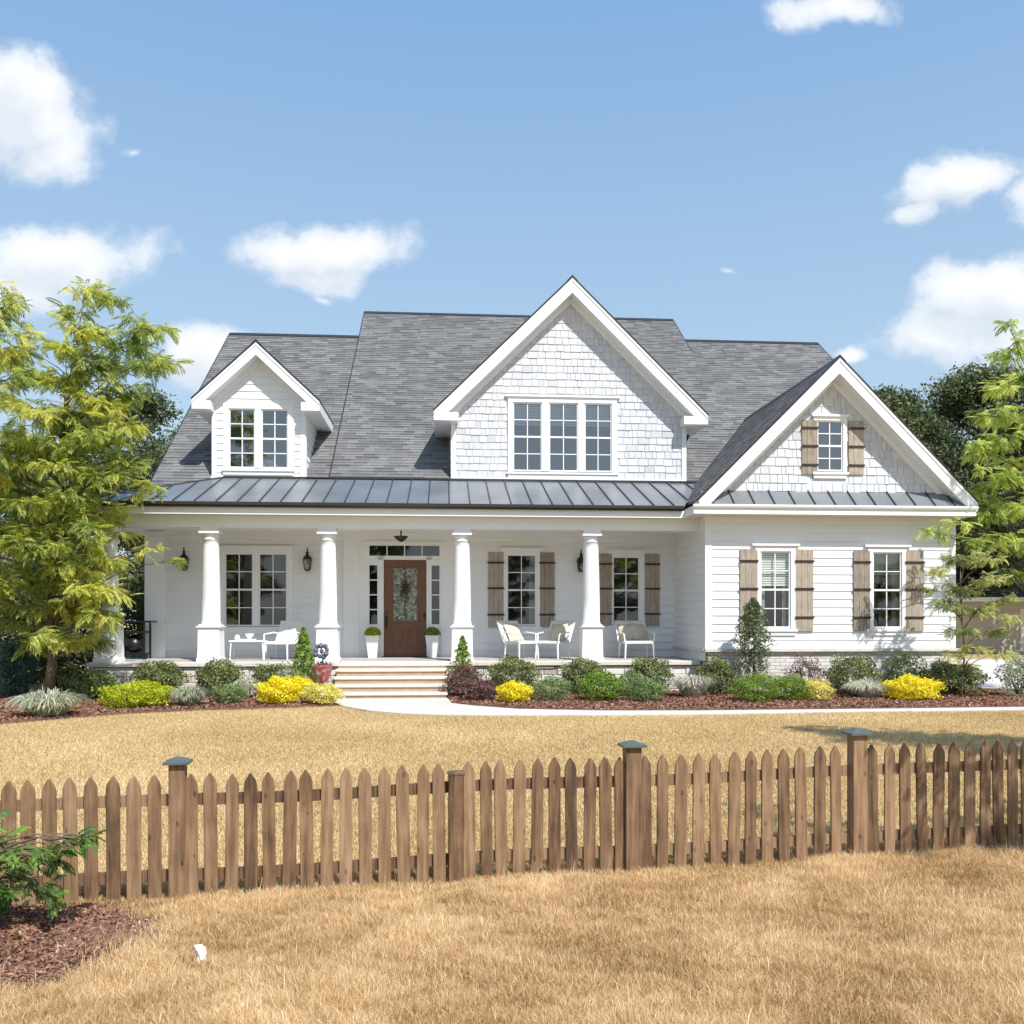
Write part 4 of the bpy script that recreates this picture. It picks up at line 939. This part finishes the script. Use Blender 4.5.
# ------------------------------------------------------------------ PLANTS
def shrub(name,x,y,w_,h,mat,label,group=None,n=4200,leaf=.05,z=.055,flat=1,cat='shrub',bot=.0,lump=.15,seed=None,asp=.55,mat2=None):
    global rng
    sd=seed if seed is not None else int(abs(x*97+y*31))%9999; rng=np.random.default_rng(sd)
    root=empty(name,(x,y,z)); n=int(n*1.6)
    g=rng.normal(size=(n,3)); g/=np.linalg.norm(g,axis=1,keepdims=True); g[:,2]=np.where(rng.random(n)<.25,np.abs(g[:,2]),g[:,2])
    ph=rng.uniform(0,6,6); lm=1+lump*(np.sin(g[:,0]*5+ph[0])*np.cos(g[:,1]*5+ph[1])+.7*np.sin(g[:,2]*7+ph[2]+g[:,0]*4)+.5*np.sin(g[:,0]*13+ph[3])*np.sin(g[:,1]*12+ph[4]))
    q=1-.42*rng.random(n)**1.8; q+=(rng.random(n)<.07)*rng.uniform(0,.22,n); 
    P=g*q[:,None]*lm[:,None]; sq=1+.10*(1-np.abs(g[:,2:3])); P=P*sq*[w_/2*.97,w_/2*.97,h*.52]; P[:,2]=h*.47+P[:,2]
    P[:,2]=np.maximum(P[:,2],.01+rng.random(n)*.04)
    nr=g.copy(); nr[:,2]=np.abs(nr[:,2])+.2; nr/=np.linalg.norm(nr,axis=1,keepdims=True)
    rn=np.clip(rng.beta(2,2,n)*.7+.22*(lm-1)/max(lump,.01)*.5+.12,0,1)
    V,Fc,Rn=diamonds(P,rng.uniform(.6,1.35,n)*leaf,nr,asp,.55,rn)
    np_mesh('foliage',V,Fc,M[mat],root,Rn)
    s=MB(); rd=random.Random(sd)
    for i in range(9):
        an=rd.uniform(0,2*PI); s.tube([(0.03*math.cos(an),.03*math.sin(an),0),(math.cos(an)*w_*.18,math.sin(an)*w_*.18,h*.35),(math.cos(an)*w_*.34,math.sin(an)*w_*.34,h*.72)],[.014,.009,.004],4)
    s.build('stem',M['darkbark'],root); tag(root,label,cat,group); return root
def grass_clump(name,x,y,w_,h,mat,label,n=900,z=.055,bw=.012,group=None,stiff=.5,cat='ornamental grass'):
    global rng
    rng=np.random.default_rng(int(abs(x*83+y*29))%9999)
    an=rng.uniform(0,2*PI,n); r0=rng.random(n)**.7*w_*.2; ln=rng.uniform(.3,1.05,n); out=w_*.5*rng.random(n)**.6
    K=6; V=np.empty((n,K,2,3)); px,py=-np.sin(an),np.cos(an)
    for k in range(K):
        t=k/(K-1); rr=r0+(out)*t**.85*ln*.95; o_=out/(w_*.5); zz=h*ln*1.05*(1.9*t-(.95+(1.15-stiff)*.95*o_)*t*t); zz=np.maximum(zz,.01)
        ww=bw*(1-t**2.2)+.001
        for s in (0,1):
            q=(1 if s else -1)*ww*.5; V[:,k,s]=np.stack([np.cos(an)*rr+px*q,np.sin(an)*rr+py*q,zz+(.0 if s else .002)],-1)
    b_=np.arange(n)[:,None]*(K*2); Fc=np.concatenate([np.concatenate([b_+2*k,b_+2*k+1,b_+2*k+3,b_+2*k+2],1) for k in range(K-1)])
    rn=np.repeat(rng.beta(2,2,n),K*2)
    o=np_mesh(name,V.reshape(-1,3),Fc,M[mat],None,rn,(x,y,z)); return tag(o,label,cat,group)
def cone_tree(name,x,y,w_,h,mat,label,z=.055,n=5000,leaf=.05,seed=1,cat='evergreen',pw=.8,gap=.0,lump=.14):
    global rng
    rng=np.random.default_rng(seed); root=empty(name,(x,y,z))
    t=rng.random(n)**1.35; an=rng.uniform(0,2*PI,n)
    prof=(1-t)**pw*np.clip(t*9+.35,0,1)
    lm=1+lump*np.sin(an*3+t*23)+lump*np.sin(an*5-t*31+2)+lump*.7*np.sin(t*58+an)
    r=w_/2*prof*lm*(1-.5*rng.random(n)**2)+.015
    P=np.stack([np.cos(an)*r,np.sin(an)*r,h*(.05+.95*t)],-1); nr=np.stack([np.cos(an),np.sin(an),.5+0*an],-1)
    rn=np.clip(rng.beta(2,2,n)+.2*(lm-1)/lump*.5,0,1)
    V,Fc,Rn=diamonds(P,rng.uniform(.6,1.3,n)*leaf,nr,.5,.55,rn)
    np_mesh('crown',V,Fc,M[mat],root,Rn); s=MB(); s.tube([(0,0,0),(.01,0,h*.5),(0,0,h*.96)],[.03,.02,.005],6)
    s.build('trunk',M['darkbark'],root); tag(root,label,cat); return root

def front(x0,x1,yt,yb):   # measured extent of a plant standing on the bed -> x,y,w,h
    d=(EYE-.055)*F/(yb-HZ); w_=(x1-x0)/F*d; cx=((x0+x1)/2-512)/F*d; return cx,d+w_*.35,w_*1.03,(yb-yt)/F*d*1.0
def back(x0,x1,yt,v):
    cxp=(x0+x1)/2; rx=(cxp-512)/F; d=(v+21*UX)/(-rx*UY+UX) ; w_=(x1-x0)/F*d; return rx*d,d,w_*1.03,(EYE-.055)-(yt-HZ)/F*d
BX='clipped dark green round shrubs along the house'
def S(nm,e,mat,label,**k): return shrub(nm,*e,mat,label,**k)
S('round_shrub',back(50,86,668,-1.2),'lf_box','dark green rounded shrub just right of the left tree trunk',leaf=.06)
S('round_shrub',back(76,112,671,-1.35),'lf_sage','grey green rounded shrub between the tree trunk and the chartreuse mound',leaf=.05)
S('round_shrub',back(137,183,661,-.98),'lf_box','dark clipped shrub left of the first full column, behind the chartreuse mound',group=BX)
S('round_shrub',back(198,240,661,-.98),'lf_box','dark clipped shrub directly below the column nearest the double window',group=BX)
S('low_shrub',front(97,162,684,708),'lf_chart','wide low chartreuse shrub at the front of the left bed',n=4200,leaf=.05)
S('low_shrub',front(209,243,685,703.5),'lf_sage','small sage green mound between the pale grass and the white flowers',n=2200,leaf=.035)
S('flowering_shrub',back(234,258,676,-1.3),'lf_silver','small white flowering shrub left of the yellow flowers under the porch edge',n=1500,leaf=.035)
S('round_shrub',back(252,290,664,-.95),'lf_box','dark low shrub behind the big yellow flower mound',n=2600)
S('flowering_shrub',back(276,300,667,-1.15),'lf_lav','pale variegated shrub at the foot of the conical evergreen',n=1500,leaf=.04)
S('flower_mound',front(256,294,679,704.5),'lf_yel','large bright yellow flower mound left of the steps',n=3600,leaf=.045,cat='flowers')
S('flower_mound',back(284,314,677,-1.75),'lf_yel','smaller bright yellow flower mound behind the pale yellow one',n=2400,leaf=.045,cat='flowers')
S('flower_mound',front(300,337,684,704.5),'lf_pyel','pale yellow flower mound beside the bottom step',n=3200,leaf=.04,cat='flowers')
S('barberry',back(447,480,666,-1.35),'lf_red','tall reddish brown shrub right beside the steps',n=2200,leaf=.045,lump=.2)
S('barberry',front(462,496,680,701),'lf_red','low burgundy shrub in front of the reddish brown one',n=2400,leaf=.04,lump=.18)
S('round_shrub',back(490,537,657,-.98),'lf_box','dark clipped shrub behind the lone yellow flower mound',group=BX,n=3800)
S('flower_mound',front(499,531,683,702.5),'lf_yel','single small yellow flower mound right of the burgundy shrub',n=2400,leaf=.045,cat='flowers')
S('low_shrub',front(533,571,678,701.5),'lf_sage','sage green mound right of the lone yellow flowers',n=2800,leaf=.035)
S('round_shrub',back(563,602,659,-.98),'lf_box','dark clipped shrub below the rightmost porch column',group=BX,n=3500)
S('low_shrub',front(583,624,672,701.5),'lf_green','bright green mound in front of the rightmost porch column',n=3600,leaf=.04)
S('low_shrub',back(618,646,672,-1.7),'lf_sage','small grey green shrub squeezed behind two brighter mounds',n=1800,leaf=.04)
S('low_shrub',front(627,668,678,702),'lf_sage','low green mound left of the silvery grass',n=3200,leaf=.035)
S('round_shrub',back(629,671,657,-.98),'lf_box','dark clipped shrub in front of the chair with two pillows',group=BX,n=3500)
S('round_shrub',back(697,735,659,-1.25),'lf_box','dark loose shrub at the corner of the right wing',n=2600,lump=.2)
S('low_shrub',front(737,784,676,702.5),'lf_green','bright green mound at the foot of the tall narrow evergreen',n=4200,leaf=.035)
S('low_shrub',front(776,812,676,701),'lf_green','bright green mound between its twin and the yellow tipped one',n=3200,leaf=.035)
S('low_shrub',front(803,836,680,700.5),'lf_pyel','green and yellow tipped mound below the first wing window',n=2600,leaf=.035)
S('round_shrub',back(790,824,656,-1.3),'lf_red','thin purplish green shrub against the brick below the wing window',n=1100,lump=.25,leaf=.045)
S('round_shrub',back(829,878,655,-1.45),'lf_box','dark clipped shrub against the brick between the two wing windows',group=BX,n=3800)
S('round_shrub',back(885,925,653,-1.35),'lf_sage','loose grey green shrub against the brick below the second wing window',n=1700,lump=.2)
S('flower_mound',front(895,942,677,700.5),'lf_yel','bright yellow flower mound below the second wing window',n=3800,leaf=.045,cat='flowers')
S('round_shrub',front(933,990,663,695.5),'lf_box','wide dark green spreading shrub at the right end of the bed',n=4500,lump=.2,leaf=.055)
S('round_shrub',front(1008,1044,655,697),'lf_lav','grey green shrub at the right frame edge beside the tree trunk',n=1800,lump=.25)
e=front(2,72,685,718); grass_clump('ornamental_grass',e[0],e[1],e[2]*1.05,e[3]*.92,'lf_white','large white striped grass clump at the foot of the left tree',n=1700,bw=.022)
e=front(162,206,681,706.5); grass_clump('ornamental_grass',e[0],e[1],e[2],e[3]*.92,'lf_lav','pale grey green grass clump between chartreuse and sage mounds',n=1300,bw=.017)
e=front(672,719,668,698); grass_clump('ornamental_grass',e[0],e[1],e[2],e[3]*.9,'lf_silver','silvery white upright grass clump near the wing corner',n=1500,bw=.022,stiff=.62)
e=front(851,898,675,699); grass_clump('ornamental_grass',e[0],e[1],e[2],e[3]*.9,'lf_silver','beige grass clump left of the yellow flowers on the wing side',n=1400,bw=.02,stiff=.55)
e=back(288,319,627,-1.05); cone_tree('conical_evergreen',*e,'lf_green','cone shaped green evergreen between chair and steps',n=6000,leaf=.05,seed=4)
e=back(449,476,636,-1.0); cone_tree('dwarf_conifer',*e,'lf_green','small bright pointed conifer at the right of the steps',n=3500,leaf=.055,seed=8,lump=.22)
# tall narrow evergreen by the wing: dense top, open foot
e=back(737,770,598,-1.45); root=empty('narrow_evergreen',(e[0],e[1],.055)); rng=np.random.default_rng(21); n=7500
t=rng.random(n); an=rng.uniform(0,2*PI,n); prof=np.interp(t,[0,.12,.3,.5,.7,.88,1],[.25,.75,.8,1,.72,.5,.08])
lm=1+.22*np.sin(an*3+t*19)+.2*np.sin(an*4-t*33); r=e[2]/2*prof*lm*(1-.6*rng.random(n)**1.8)
keep=rng.random(n)<np.clip(.35+t*1.6,0,1); P=np.stack([np.cos(an)*r,np.sin(an)*r,e[3]*(.1+.9*t)],-1)[keep]; nr=np.stack([np.cos(an),np.sin(an),.4+0*an],-1)[keep]
V,Fc,Rn=diamonds(P,rng.uniform(.6,1.3,len(P))*.055,nr,.5,.6); np_mesh('crown',V,Fc,M['lf_mid'],root,Rn)
s=MB(); s.tube([(0,0,0),(.02,.01,e[3]*.5),(0,0,e[3]*.97)],[.035,.022,.005],7)
rd=random.Random(3)
for i in range(16):
    z=e[3]*rd.uniform(.1,.85); an_=rd.uniform(0,2*PI); s.tube([(0,0,z),(math.cos(an_)*.2,math.sin(an_)*.2,z+.16)],[.01,.004],4)
s.build('trunk',M['bark'],root); tag(root,'tall narrow evergreen against the wing beside its first window','evergreen')
# potted plants by the door
def potplant(u,v,label,mat,sx=1):
    x,y=w2(u,v); root=empty('flower_pot',(x,y,FL+.008),TH); b=MB(); b.frustum(0,0,0,.52,.105,.165); b.frustum(0,0,.52,.56,.175,.175); b.build('pot',M['pot'],root,bevel=.006)
    b=MB(); b.box(-.15,.15,-.15,.15,.55,.565); b.build('soil',M['soil'],root)
    global rng
    rng=np.random.default_rng(int(abs(u*50))); n=1100; g=rng.normal(size=(n,3)); g/=np.linalg.norm(g,axis=1,keepdims=True); g[:,2]=np.abs(g[:,2]); P=g*(1-.4*rng.random((n,1))**2)*[.215,.215,.2]; P[:,2]+=.57
    V,Fc,Rn=diamonds(P,rng.uniform(.6,1.3,n)*.045,g,.5,.5); np_mesh('foliage',V,Fc,M[mat],root,Rn); tag(root,label,'potted plant','white pots either side of the door')
potplant(-3.36,1.72,'tall white pot with yellow green plant left of the front door','lf_chart'); potplant(-1.88,1.72,'tall white pot with dark green plant right of the front door','lf_green')
# red pot with slate coloured flower ornament
x,y=w2(-4.16,-1.62); root=empty('red_planter',(x,y,.05))
b=MB(); b.box(-.15,.15,-.15,.15,0,.05); b.lathe(0,0,[(.14,.05),(.09,.09),(.07,.2),(.09,.27),(.13,.30)],14); b.build('pedestal',M['stone_cap'],root)
b=MB(); b.lathe(0,0,[(.09,.30),(.11,.32),(.16,.42),(.205,.56),(.215,.66),(.225,.69),(.215,.71),(.19,.69),(.05,.67)],20); b.build('pot',M['redpot'],root,smooth=True)
b=MB(); b.tube([(0,0,.62),(.02,0,.78),(.0,-.02,1.0)],.016,6)
for i in range(10):
    an=2*PI*i/9+.2; r_=(.115 if i<9 else 0)*(1+.15*(i%2)); c_=Vector((math.cos(an)*r_,-.03-.02*(i%3),1.0+math.sin(an)*r_)); k_=.8+.25*((i*7)%3)/2
    b.lathe(c_.x,c_.y,[(.01,c_.z-.06*k_),(.045*k_,c_.z-.035),(.058*k_,c_.z),(.045*k_,c_.z+.035),(.01,c_.z+.06*k_)],7)
b.build('flower_ornament',M['fig'],root)
rng=np.random.default_rng(77); P=rng.normal(size=(260,3))*[.11,.11,.04]+[0,0,.72]; V,Fc,Rn=diamonds(P,rng.uniform(.03,.06,260),None,.5,.9); np_mesh('foliage',V,Fc,M['lf_red'],root,Rn)
tag(root,'red patterned pot with slate blue flower ornament left of the steps','planter')

# ------------------------------------------------------------------ FENCE
fence=empty('picket_fence',(0,7.182,0),math.atan(.158)); FA=math.atan(.158)
tag(fence,'low brown stained picket fence with pointed pickets crossing the lawn','fence')
def fp(px):       # distance along the fence from its middle for an image column
    rx=(px-512)/F; d=7.182/(1-.158*rx); return rx*d/math.cos(FA)
def fz(a): 
    x=a*math.cos(FA); y=7.182+a*math.sin(FA); return float(ghe(x,y))
def picket(a,w_,h,n0=-.022,n1=0,zt=None,z0=None,seed=0,tilt=0):
    rd=random.Random(seed); g=fz(a)-.06 if z0 is None else z0; t=fz(a)+h; m=MB(); sh=.09
    q=w_/2; pts=[(-q,g),(q,g),(q,t-sh),(q*.82,t-sh*.62),(.006,t),(-.006,t),(-q*.82,t-sh*.62),(-q,t-sh)]
    m.prism([(x,z-g) for x,z in pts],n0,n1,'y'); o=m.build('picket',M['fence'],fence,bevel=.003); o.location=(a,0,g); o.rotation_euler=(0,R(tilt),0); return o
posts=[(178,.115,1.08,True),(632,.13,1.09,True),(857,.13,1.11,True)]
PK=[7.8,28.7,51,72,92,114,134.5,155.5,192,211.8,231.5,251.3,270,289,307.7,326.5,345.6,365.8,384.8,404,422.3,439.7,469.3,486.8,501.5,518,536.5,554.3,571.8,588.7,606.2,620.5,646,661.9,679.5,697.5,715.4,732.8,749.4,766.5,783.6,801,818.7,835.8,872.2,888.7,904.7,921.6,937.2,953,968.4,983.8,998,1011.6]
pos=[fp(x) for x in PK]
pos=[pos[0]-.155*k for k in range(12,0,-1)]+pos+[pos[-1]+.142*k for k in range(1,14)]
rd=random.Random(4)
for i,a in enumerate(pos):
    wd=.099
    picket(a,wd*rd.uniform(.94,1.04),.965+.012*a/3.5+rd.uniform(-.008,.008),seed=i,tilt=rd.uniform(-.9,.9))
def rail(a0,a1,h,n0=.002,n1=.04):
    m=MB(); k=6
    for j in range(k):
        p=a0+(a1-a0)*j/k; q=a0+(a1-a0)*(j+1)/k; zp=fz(p)+h; zq=fz(q)+h
        m.add([(p,n0,zp),(q,n0,zq),(q,n1,zq),(p,n1,zp),(p,n0,zp+.085),(q,n0,zq+.085),(q,n1,zq+.085),(p,n1,zp+.085)],[(0,3,2,1),(4,5,6,7),(0,1,5,4),(2,3,7,6)]+([(3,0,4,7)] if j==0 else [])+([(1,2,6,5)] if j==k-1 else []))
    m.build('rail',M['fence'],fence)
pp=[-5.9,fp(178),fp(456),fp(632),fp(857),fp(857)+2.2,fp(857)+4]
for p,q in zip(pp,pp[1:]):
    for h in (.15,.72): rail(p+.05,q-.05,h)
for (px,wd,h,cap) in posts+[(1300,.13,1.03,True),(-160,.12,1.0,True)]:
    a=fp(px); g=fz(a)-.1; m=MB(); m.box(-wd/2,wd/2,-.06,.05,0,h+.1-.03); o=m.build('post',M['fence'],fence,bevel=.004); o.location=(a,0,g)
    m=MB(); m.box(-wd/2-.035,wd/2+.035,-.095,.085,h+.06,h+.078); m.frustum(0,-.005,h+.078,h+.11,wd/2+.03,.012,.088,.012); c_=m.build('post_cap',simple('weathered_green_cap',(.10,.125,.12),.5,.2,var=.25,scale=8) if 'cap' not in M else M['cap'],o)
    M['cap']=c_.data.materials[0]
a=fp(456); g=fz(a)-.06; m=MB(); m.box(-.06,.06,-.055,.03,0,.95); m.box(-.066,.066,-.06,.035,.92,.945); o=m.build('post',M['fence'],fence,bevel=.004); o.location=(a,0,g)
# short stump rail end at the far left
a=fp(28); m=MB(); m.box(-.085,.085,-.05,.02,0,.36); o=m.build('stub_post',M['fence'],fence,bevel=.004); o.location=(a,-.04,fz(a)-.05)

# white scrap in the grass
x,y=gpt(201,954,-.34); V=[];Fc=[]; rd=random.Random(9)
m=MB(); 
for j in range(5):
    c_=Vector((rd.uniform(-.015,.015),rd.uniform(-.012,.012),.05+.018*j)); 
    m.add([c_+Vector((-.03,rd.uniform(-.02,.02),-.03)),c_+Vector((.028,rd.uniform(-.02,.02),-.026)),c_+Vector((.024,rd.uniform(-.02,.02),.03)),c_+Vector((-.02,rd.uniform(-.03,.03),.034)),c_+Vector((0,-.03,0))],[(0,1,4),(1,2,4),(2,3,4),(3,0,4),(0,3,2,1)])
o=m.build('paper_scrap',M['flag']); o.location=(x,y,float(ghe(x,y))+.02); tag(o,'small crumpled white scrap lying in the dry foreground grass','litter')

# ------------------------------------------------------------------ TREES
def cp(x,y,d,r): # clump from image position at depth d, radius in pixels
    return ((x-512)/F*d,d,EYE-(y-HZ)/F*d,r/F*d)
rd=random.Random(12)
cl=[]
A_=[(92,292,22),(72,312,20),(112,300,16),(88,330,28),(62,345,26),(140,335,24),(162,330,16),(120,350,26),(150,362,24),(176,358,15),(98,368,32),(66,385,30),(40,372,24),(30,410,30),(60,425,34),(95,405,30),(122,392,24),
    (20,450,34),(55,460,34),(92,440,32),(118,425,26),(126,462,24),(100,478,28),(150,482,14),(66,500,36),(30,500,36),(5,480,32),(112,508,20),(92,518,34),(50,535,38),(15,540,36),(116,535,13),(75,560,36),(104,562,24),(150,552,13),(163,560,9),
    (40,580,36),(5,585,34),(90,592,34),(112,592,14),(60,612,32),(25,620,30),(100,622,26),(108,614,16),(80,640,24),(45,640,22),(143,500,10),(8,350,28),(-10,400,34),(-25,460,40),(-30,530,40),(-25,590,40)]
for (x,y,r) in A_:
    for k in range(2 if r>20 else 1): cl.append(cp(x+rd.uniform(-6,6),y+rd.uniform(-6,6),18.6+rd.uniform(-1.0,.9)*(1 if r>18 else .4),r*rd.uniform(.85,1.0)))
for k in range(30):
    x,y=rd.uniform(-5,96),rd.uniform(430,642); cl.append(cp(x,y,18.6-rd.uniform(.3,1.4),rd.uniform(16,26)))
bx,by=(47-512)/F*18.6,18.6
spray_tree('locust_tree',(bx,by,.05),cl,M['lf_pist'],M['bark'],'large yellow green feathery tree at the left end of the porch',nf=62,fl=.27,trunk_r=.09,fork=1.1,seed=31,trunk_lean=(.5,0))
cl=[cp(x,y,15.5+rd.uniform(-.5,.6),r) for x,y,r in [(2,292,18),(10,305,20),(-8,320,26),(14,335,20),(-5,352,28),(6,380,24),(-25,390,34),(-40,330,36),(-60,400,40),(-40,460,40),(-70,520,40)]]
spray_tree('locust_tree',((-60-512)/F*15.6,15.6,.05),cl,M['lf_pist'],M['bark'],'yellow green branch tips of a tree cut by the left frame edge',nf=62,fl=.26,trunk_r=.08,fork=1.0,seed=33)
cl=[]
B_=[(1012,318,14),(1022,340,20),(1002,352,20),(1030,372,30),(1005,388,24),(985,412,20),(966,418,9),(1018,420,30),(995,440,26),(972,452,20),(1025,462,34),(998,480,30),(970,490,24),(1020,510,34),(985,515,30),(955,528,18),(938,532,12),(926,526,7),
    (1000,545,30),(1030,550,36),(965,545,18),(1045,420,36),(1050,490,40),(1055,350,30),(1060,560,40),(1015,572,26),(975,470,18),(1090,450,40),(1090,530,40)]
for (x,y,r) in [(x+(8 if 950<x<1005 else 0),y,r) for x,y,r in B_ if not (940<x<972 and y<460)]:
    for k in range(2 if r>18 else 1): cl.append(cp(x+rd.uniform(-5,5),y+rd.uniform(-5,5),(20.9+rd.uniform(-.5,.9) if x>968 else 19.9+rd.uniform(-.3,.3)),r*rd.uniform(.7,.92)))
spray_tree('locust_tree',((1026-512)/F*20.8,20.8,.05),cl,M['lf_right'],M['darkbark'],'bright green feathery tree with dark trunk at the right frame edge',nf=46,fl=.27,trunk_r=.075,fork=1.7,seed=35,trunk_lean=(.2,0))
cl=[cp(x,y,19.2+rd.uniform(-.4,.4),r) for x,y,r in [(958,470+90,18),(940,572,15),(932,590,10),(962,590,22),(985,580,20),(1000,600,16),(950,608,18),(975,612,22),(962,632,18),(990,632,16),(1010,618,12),(975,650,16),(955,655,12),(1000,655,14),(940,600,10),(968,560,16),(990,560,16)]]
spray_tree('young_tree',((962-512)/F*19.2,19.2,.05),cl,M['lf_small'],M['bark'],'slender airy young tree at the right corner of the wing',nf=190,fl=.15,trunk_r=.014,fork=.5,seed=37)
# trees outside the frame whose shade falls on the right of the fence and lawn
sdx,sdy=-.652/1.43,.954/1.43
def shade(tx,ty,h,r): return (tx-sdx*h,ty-sdy*h,h,r)
cl=[]
for k in range(26):
    tx=rd.uniform(2.3,7.0); ty=7.182+.158*tx+rd.uniform(.0,1.6); h=rd.uniform(3.0,4.8) if tx>3.2 else rd.uniform(3.4,4.4)
    c=shade(tx,ty,h,.30 if tx<3.6 else .38)
    if (c[0]-.55)/c[1]>.60: cl.append(c)
spray_tree('shade_tree',(6.4,5.4,-.3),cl,M['lf_right'],M['bark'],'leafy tree just outside the right of the view, shading the fence',nf=40,fl=.26,trunk_r=.08,fork=1.5,seed=41)
cl=[]
for k in range(40):
    t=rd.random(); tx=4.4+t*5; ty=13.6-t*1.3+rd.uniform(-.5,.5)-(rd.random()<.4)*t*1.0; h=rd.uniform(4.6,6.6)
    c=shade(tx,ty,h,.42)
    if (c[0]-.7)/c[1]>.60: cl.append(c)
spray_tree('shade_tree',(10.2,9.6,-.2),cl,M['lf_right'],M['bark'],'leafy tree outside the right of the view, shading the lawn',nf=44,fl=.3,trunk_r=.12,fork=2.2,seed=43)
# near plant at lower left
FT=frond_template(1.0,5,62,.55,.20)
cl=[cp(x,y,6.0+rd.uniform(-.18,.18),r) for x,y,r in [(2,838,17),(8,852,18),(0,868,22),(28,858,13),(45,850,12),(62,844,11),(76,838,9),(88,836,6),(20,880,16),(40,888,14),(8,900,18),(-15,890,30),(-30,840,36),(-50,880,40),(50,862,12),(66,850,10),(46,898,9),(-60,800,36),(-20,815,20)]]
spray_tree('young_maple',((-70-512)/F*6.1,6.1,-.36),cl,M['lf_fore'],M['bark'],'glossy green young maple branch in the near left corner before the fence','tree',nf=105,fl=.10,trunk_r=.02,fork=.25,seed=45,tmpl=FT)

# background trees
BG='dark trees beyond the house'
t1=cloud_tree('oak_tree',((890-512)/F*46,46,0),13.2,7.5,M['lf_dark'],M['darkbark'],'dark leafy tree behind the right gable, nearest the roof',group=BG,nb=95,leaf=.19,nl=420,seed=51)
t2=cloud_tree('oak_tree',((982-512)/F*50,50,0),15.3,10,M['lf_dark'],M['darkbark'],'tallest dark tree behind the bright green tree on the right',group=BG,nb=110,leaf=.2,nl=460,seed=52)
t10=copy_tree(t1); t10.location=((934-512)/F*48,48,0); t10.scale=(.9,.9,.86); t10.rotation_euler=(0,0,5.0); t10['label']='slightly lower dark tree between the two dark trees right of the gable'
t3=copy_tree(t1); t3.location=((1060-512)/F*44,44,0); t3.rotation_euler=(0,0,2.1); t3['label']='dark tree at the far right frame edge above the neighbouring roof'
t4=copy_tree(t2); t4.location=((968-512)/F*58,58,0); t4.scale=(.8,.8,.62); t4.rotation_euler=(0,0,1.1); t4['label']='short dark tree low behind the young tree on the right'
t9=copy_tree(t1); t9.location=((1016-512)/F*63,63,0); t9.scale=(1.1,1,.85); t9.rotation_euler=(0,0,4.1); t9['label']='broad dark tree behind the neighbouring house on the right'
t5=cloud_tree('oak_tree',((140-512)/F*40,40,0),11.6,7.5,M['lf_mid'],M['darkbark'],'greyish green tree behind the left roof edge',group=BG,nb=62,leaf=.18,nl=420,seed=53)
t6=copy_tree(t5); t6.location=((95-512)/F*36,36,0); t6.scale=(.9,.9,.74); t6.rotation_euler=(0,0,2.3); t6['label']='lower green tree between the feathery tree and the left roof edge'
t7=copy_tree(t1); t7.location=((30-512)/F*33,33,0); t7.scale=(.62,.62,.56); t7.rotation_euler=(0,0,.7); t7['label']='dark tree directly behind the left feathery tree'
t8=copy_tree(t1); t8.location=((-60-512)/F*29,29,0); t8.scale=(.6,.6,.62); t8.rotation_euler=(0,0,3.3); t8['label']='dark tree at the far left frame edge behind the feathery tree'
for i,(px,d,w_,h,lb) in enumerate([(132,26.5,2.6,3.4,'dark tall hedge shrub seen between corner column and house wall'),(60,25.5,3.0,3.0,'dark tall hedge shrub behind the left tree trunk'),(5,24,3.0,2.8,'dark tall hedge shrub at the left frame edge')]):
    shrub('tall_hedge',(px-512)/F*d,d,w_,h,'lf_dark',lb,n=6500,leaf=.12,z=0,lump=.2,seed=60+i,group='tall dark shrubs left of the house')
S('round_shrub',front(-8,24,640,697),'lf_blue','blue green conifer shrub at the left frame edge',n=3000,leaf=.06,lump=.25)
S('garden_shrub',((140-512)/F*24.4,24.4,.9,1.15),'lf_lav','pale green sunlit shrub seen past the grill',n=1800,leaf=.07,z=0)
# reflections: trees standing behind the photographer
for i,(x,y,s,lb) in enumerate([(-14,-26,.75,'tree standing behind the viewpoint, leftmost of the row'),(-4,-30,.85,'tree standing behind the viewpoint, second of the row'),(7,-28,.7,'tree standing behind the viewpoint, third of the row'),(17,-31,.9,'tree standing behind the viewpoint, rightmost of the row')]):
    c_=copy_tree(t1); c_.location=(x,y,-.3); c_.scale=(s,s,s); c_.rotation_euler=(0,0,i*1.7); c_['label']=lb; c_['group']='trees behind the viewpoint'
# neighbour
nb=empty('neighbour_house',(27.5,47,0),.05); b=MB(); b.box(-5.5,8,0,9,0,2.9); b.build('wall',M['neigh'],nb)
b=MB(); b.prism([(-.6,2.85),(4.5,4.9),(9.6,2.85),(9.6,2.72),(-.6,2.72)],-6.1,8.6,'x'); b.build('roof',M['sh_main'],nb)
b=MB(); b.box(-6.15,8.65,-.66,-.6,2.66,2.88); b.build('fascia',M['white'],nb)
b=MB(); b.box(-1,1.5,-.03,0,.05,2.3); b.build('garage_door',M['cream'],nb)
tag(nb,'tan neighbouring house with grey roof beyond the driveway on the right','house')
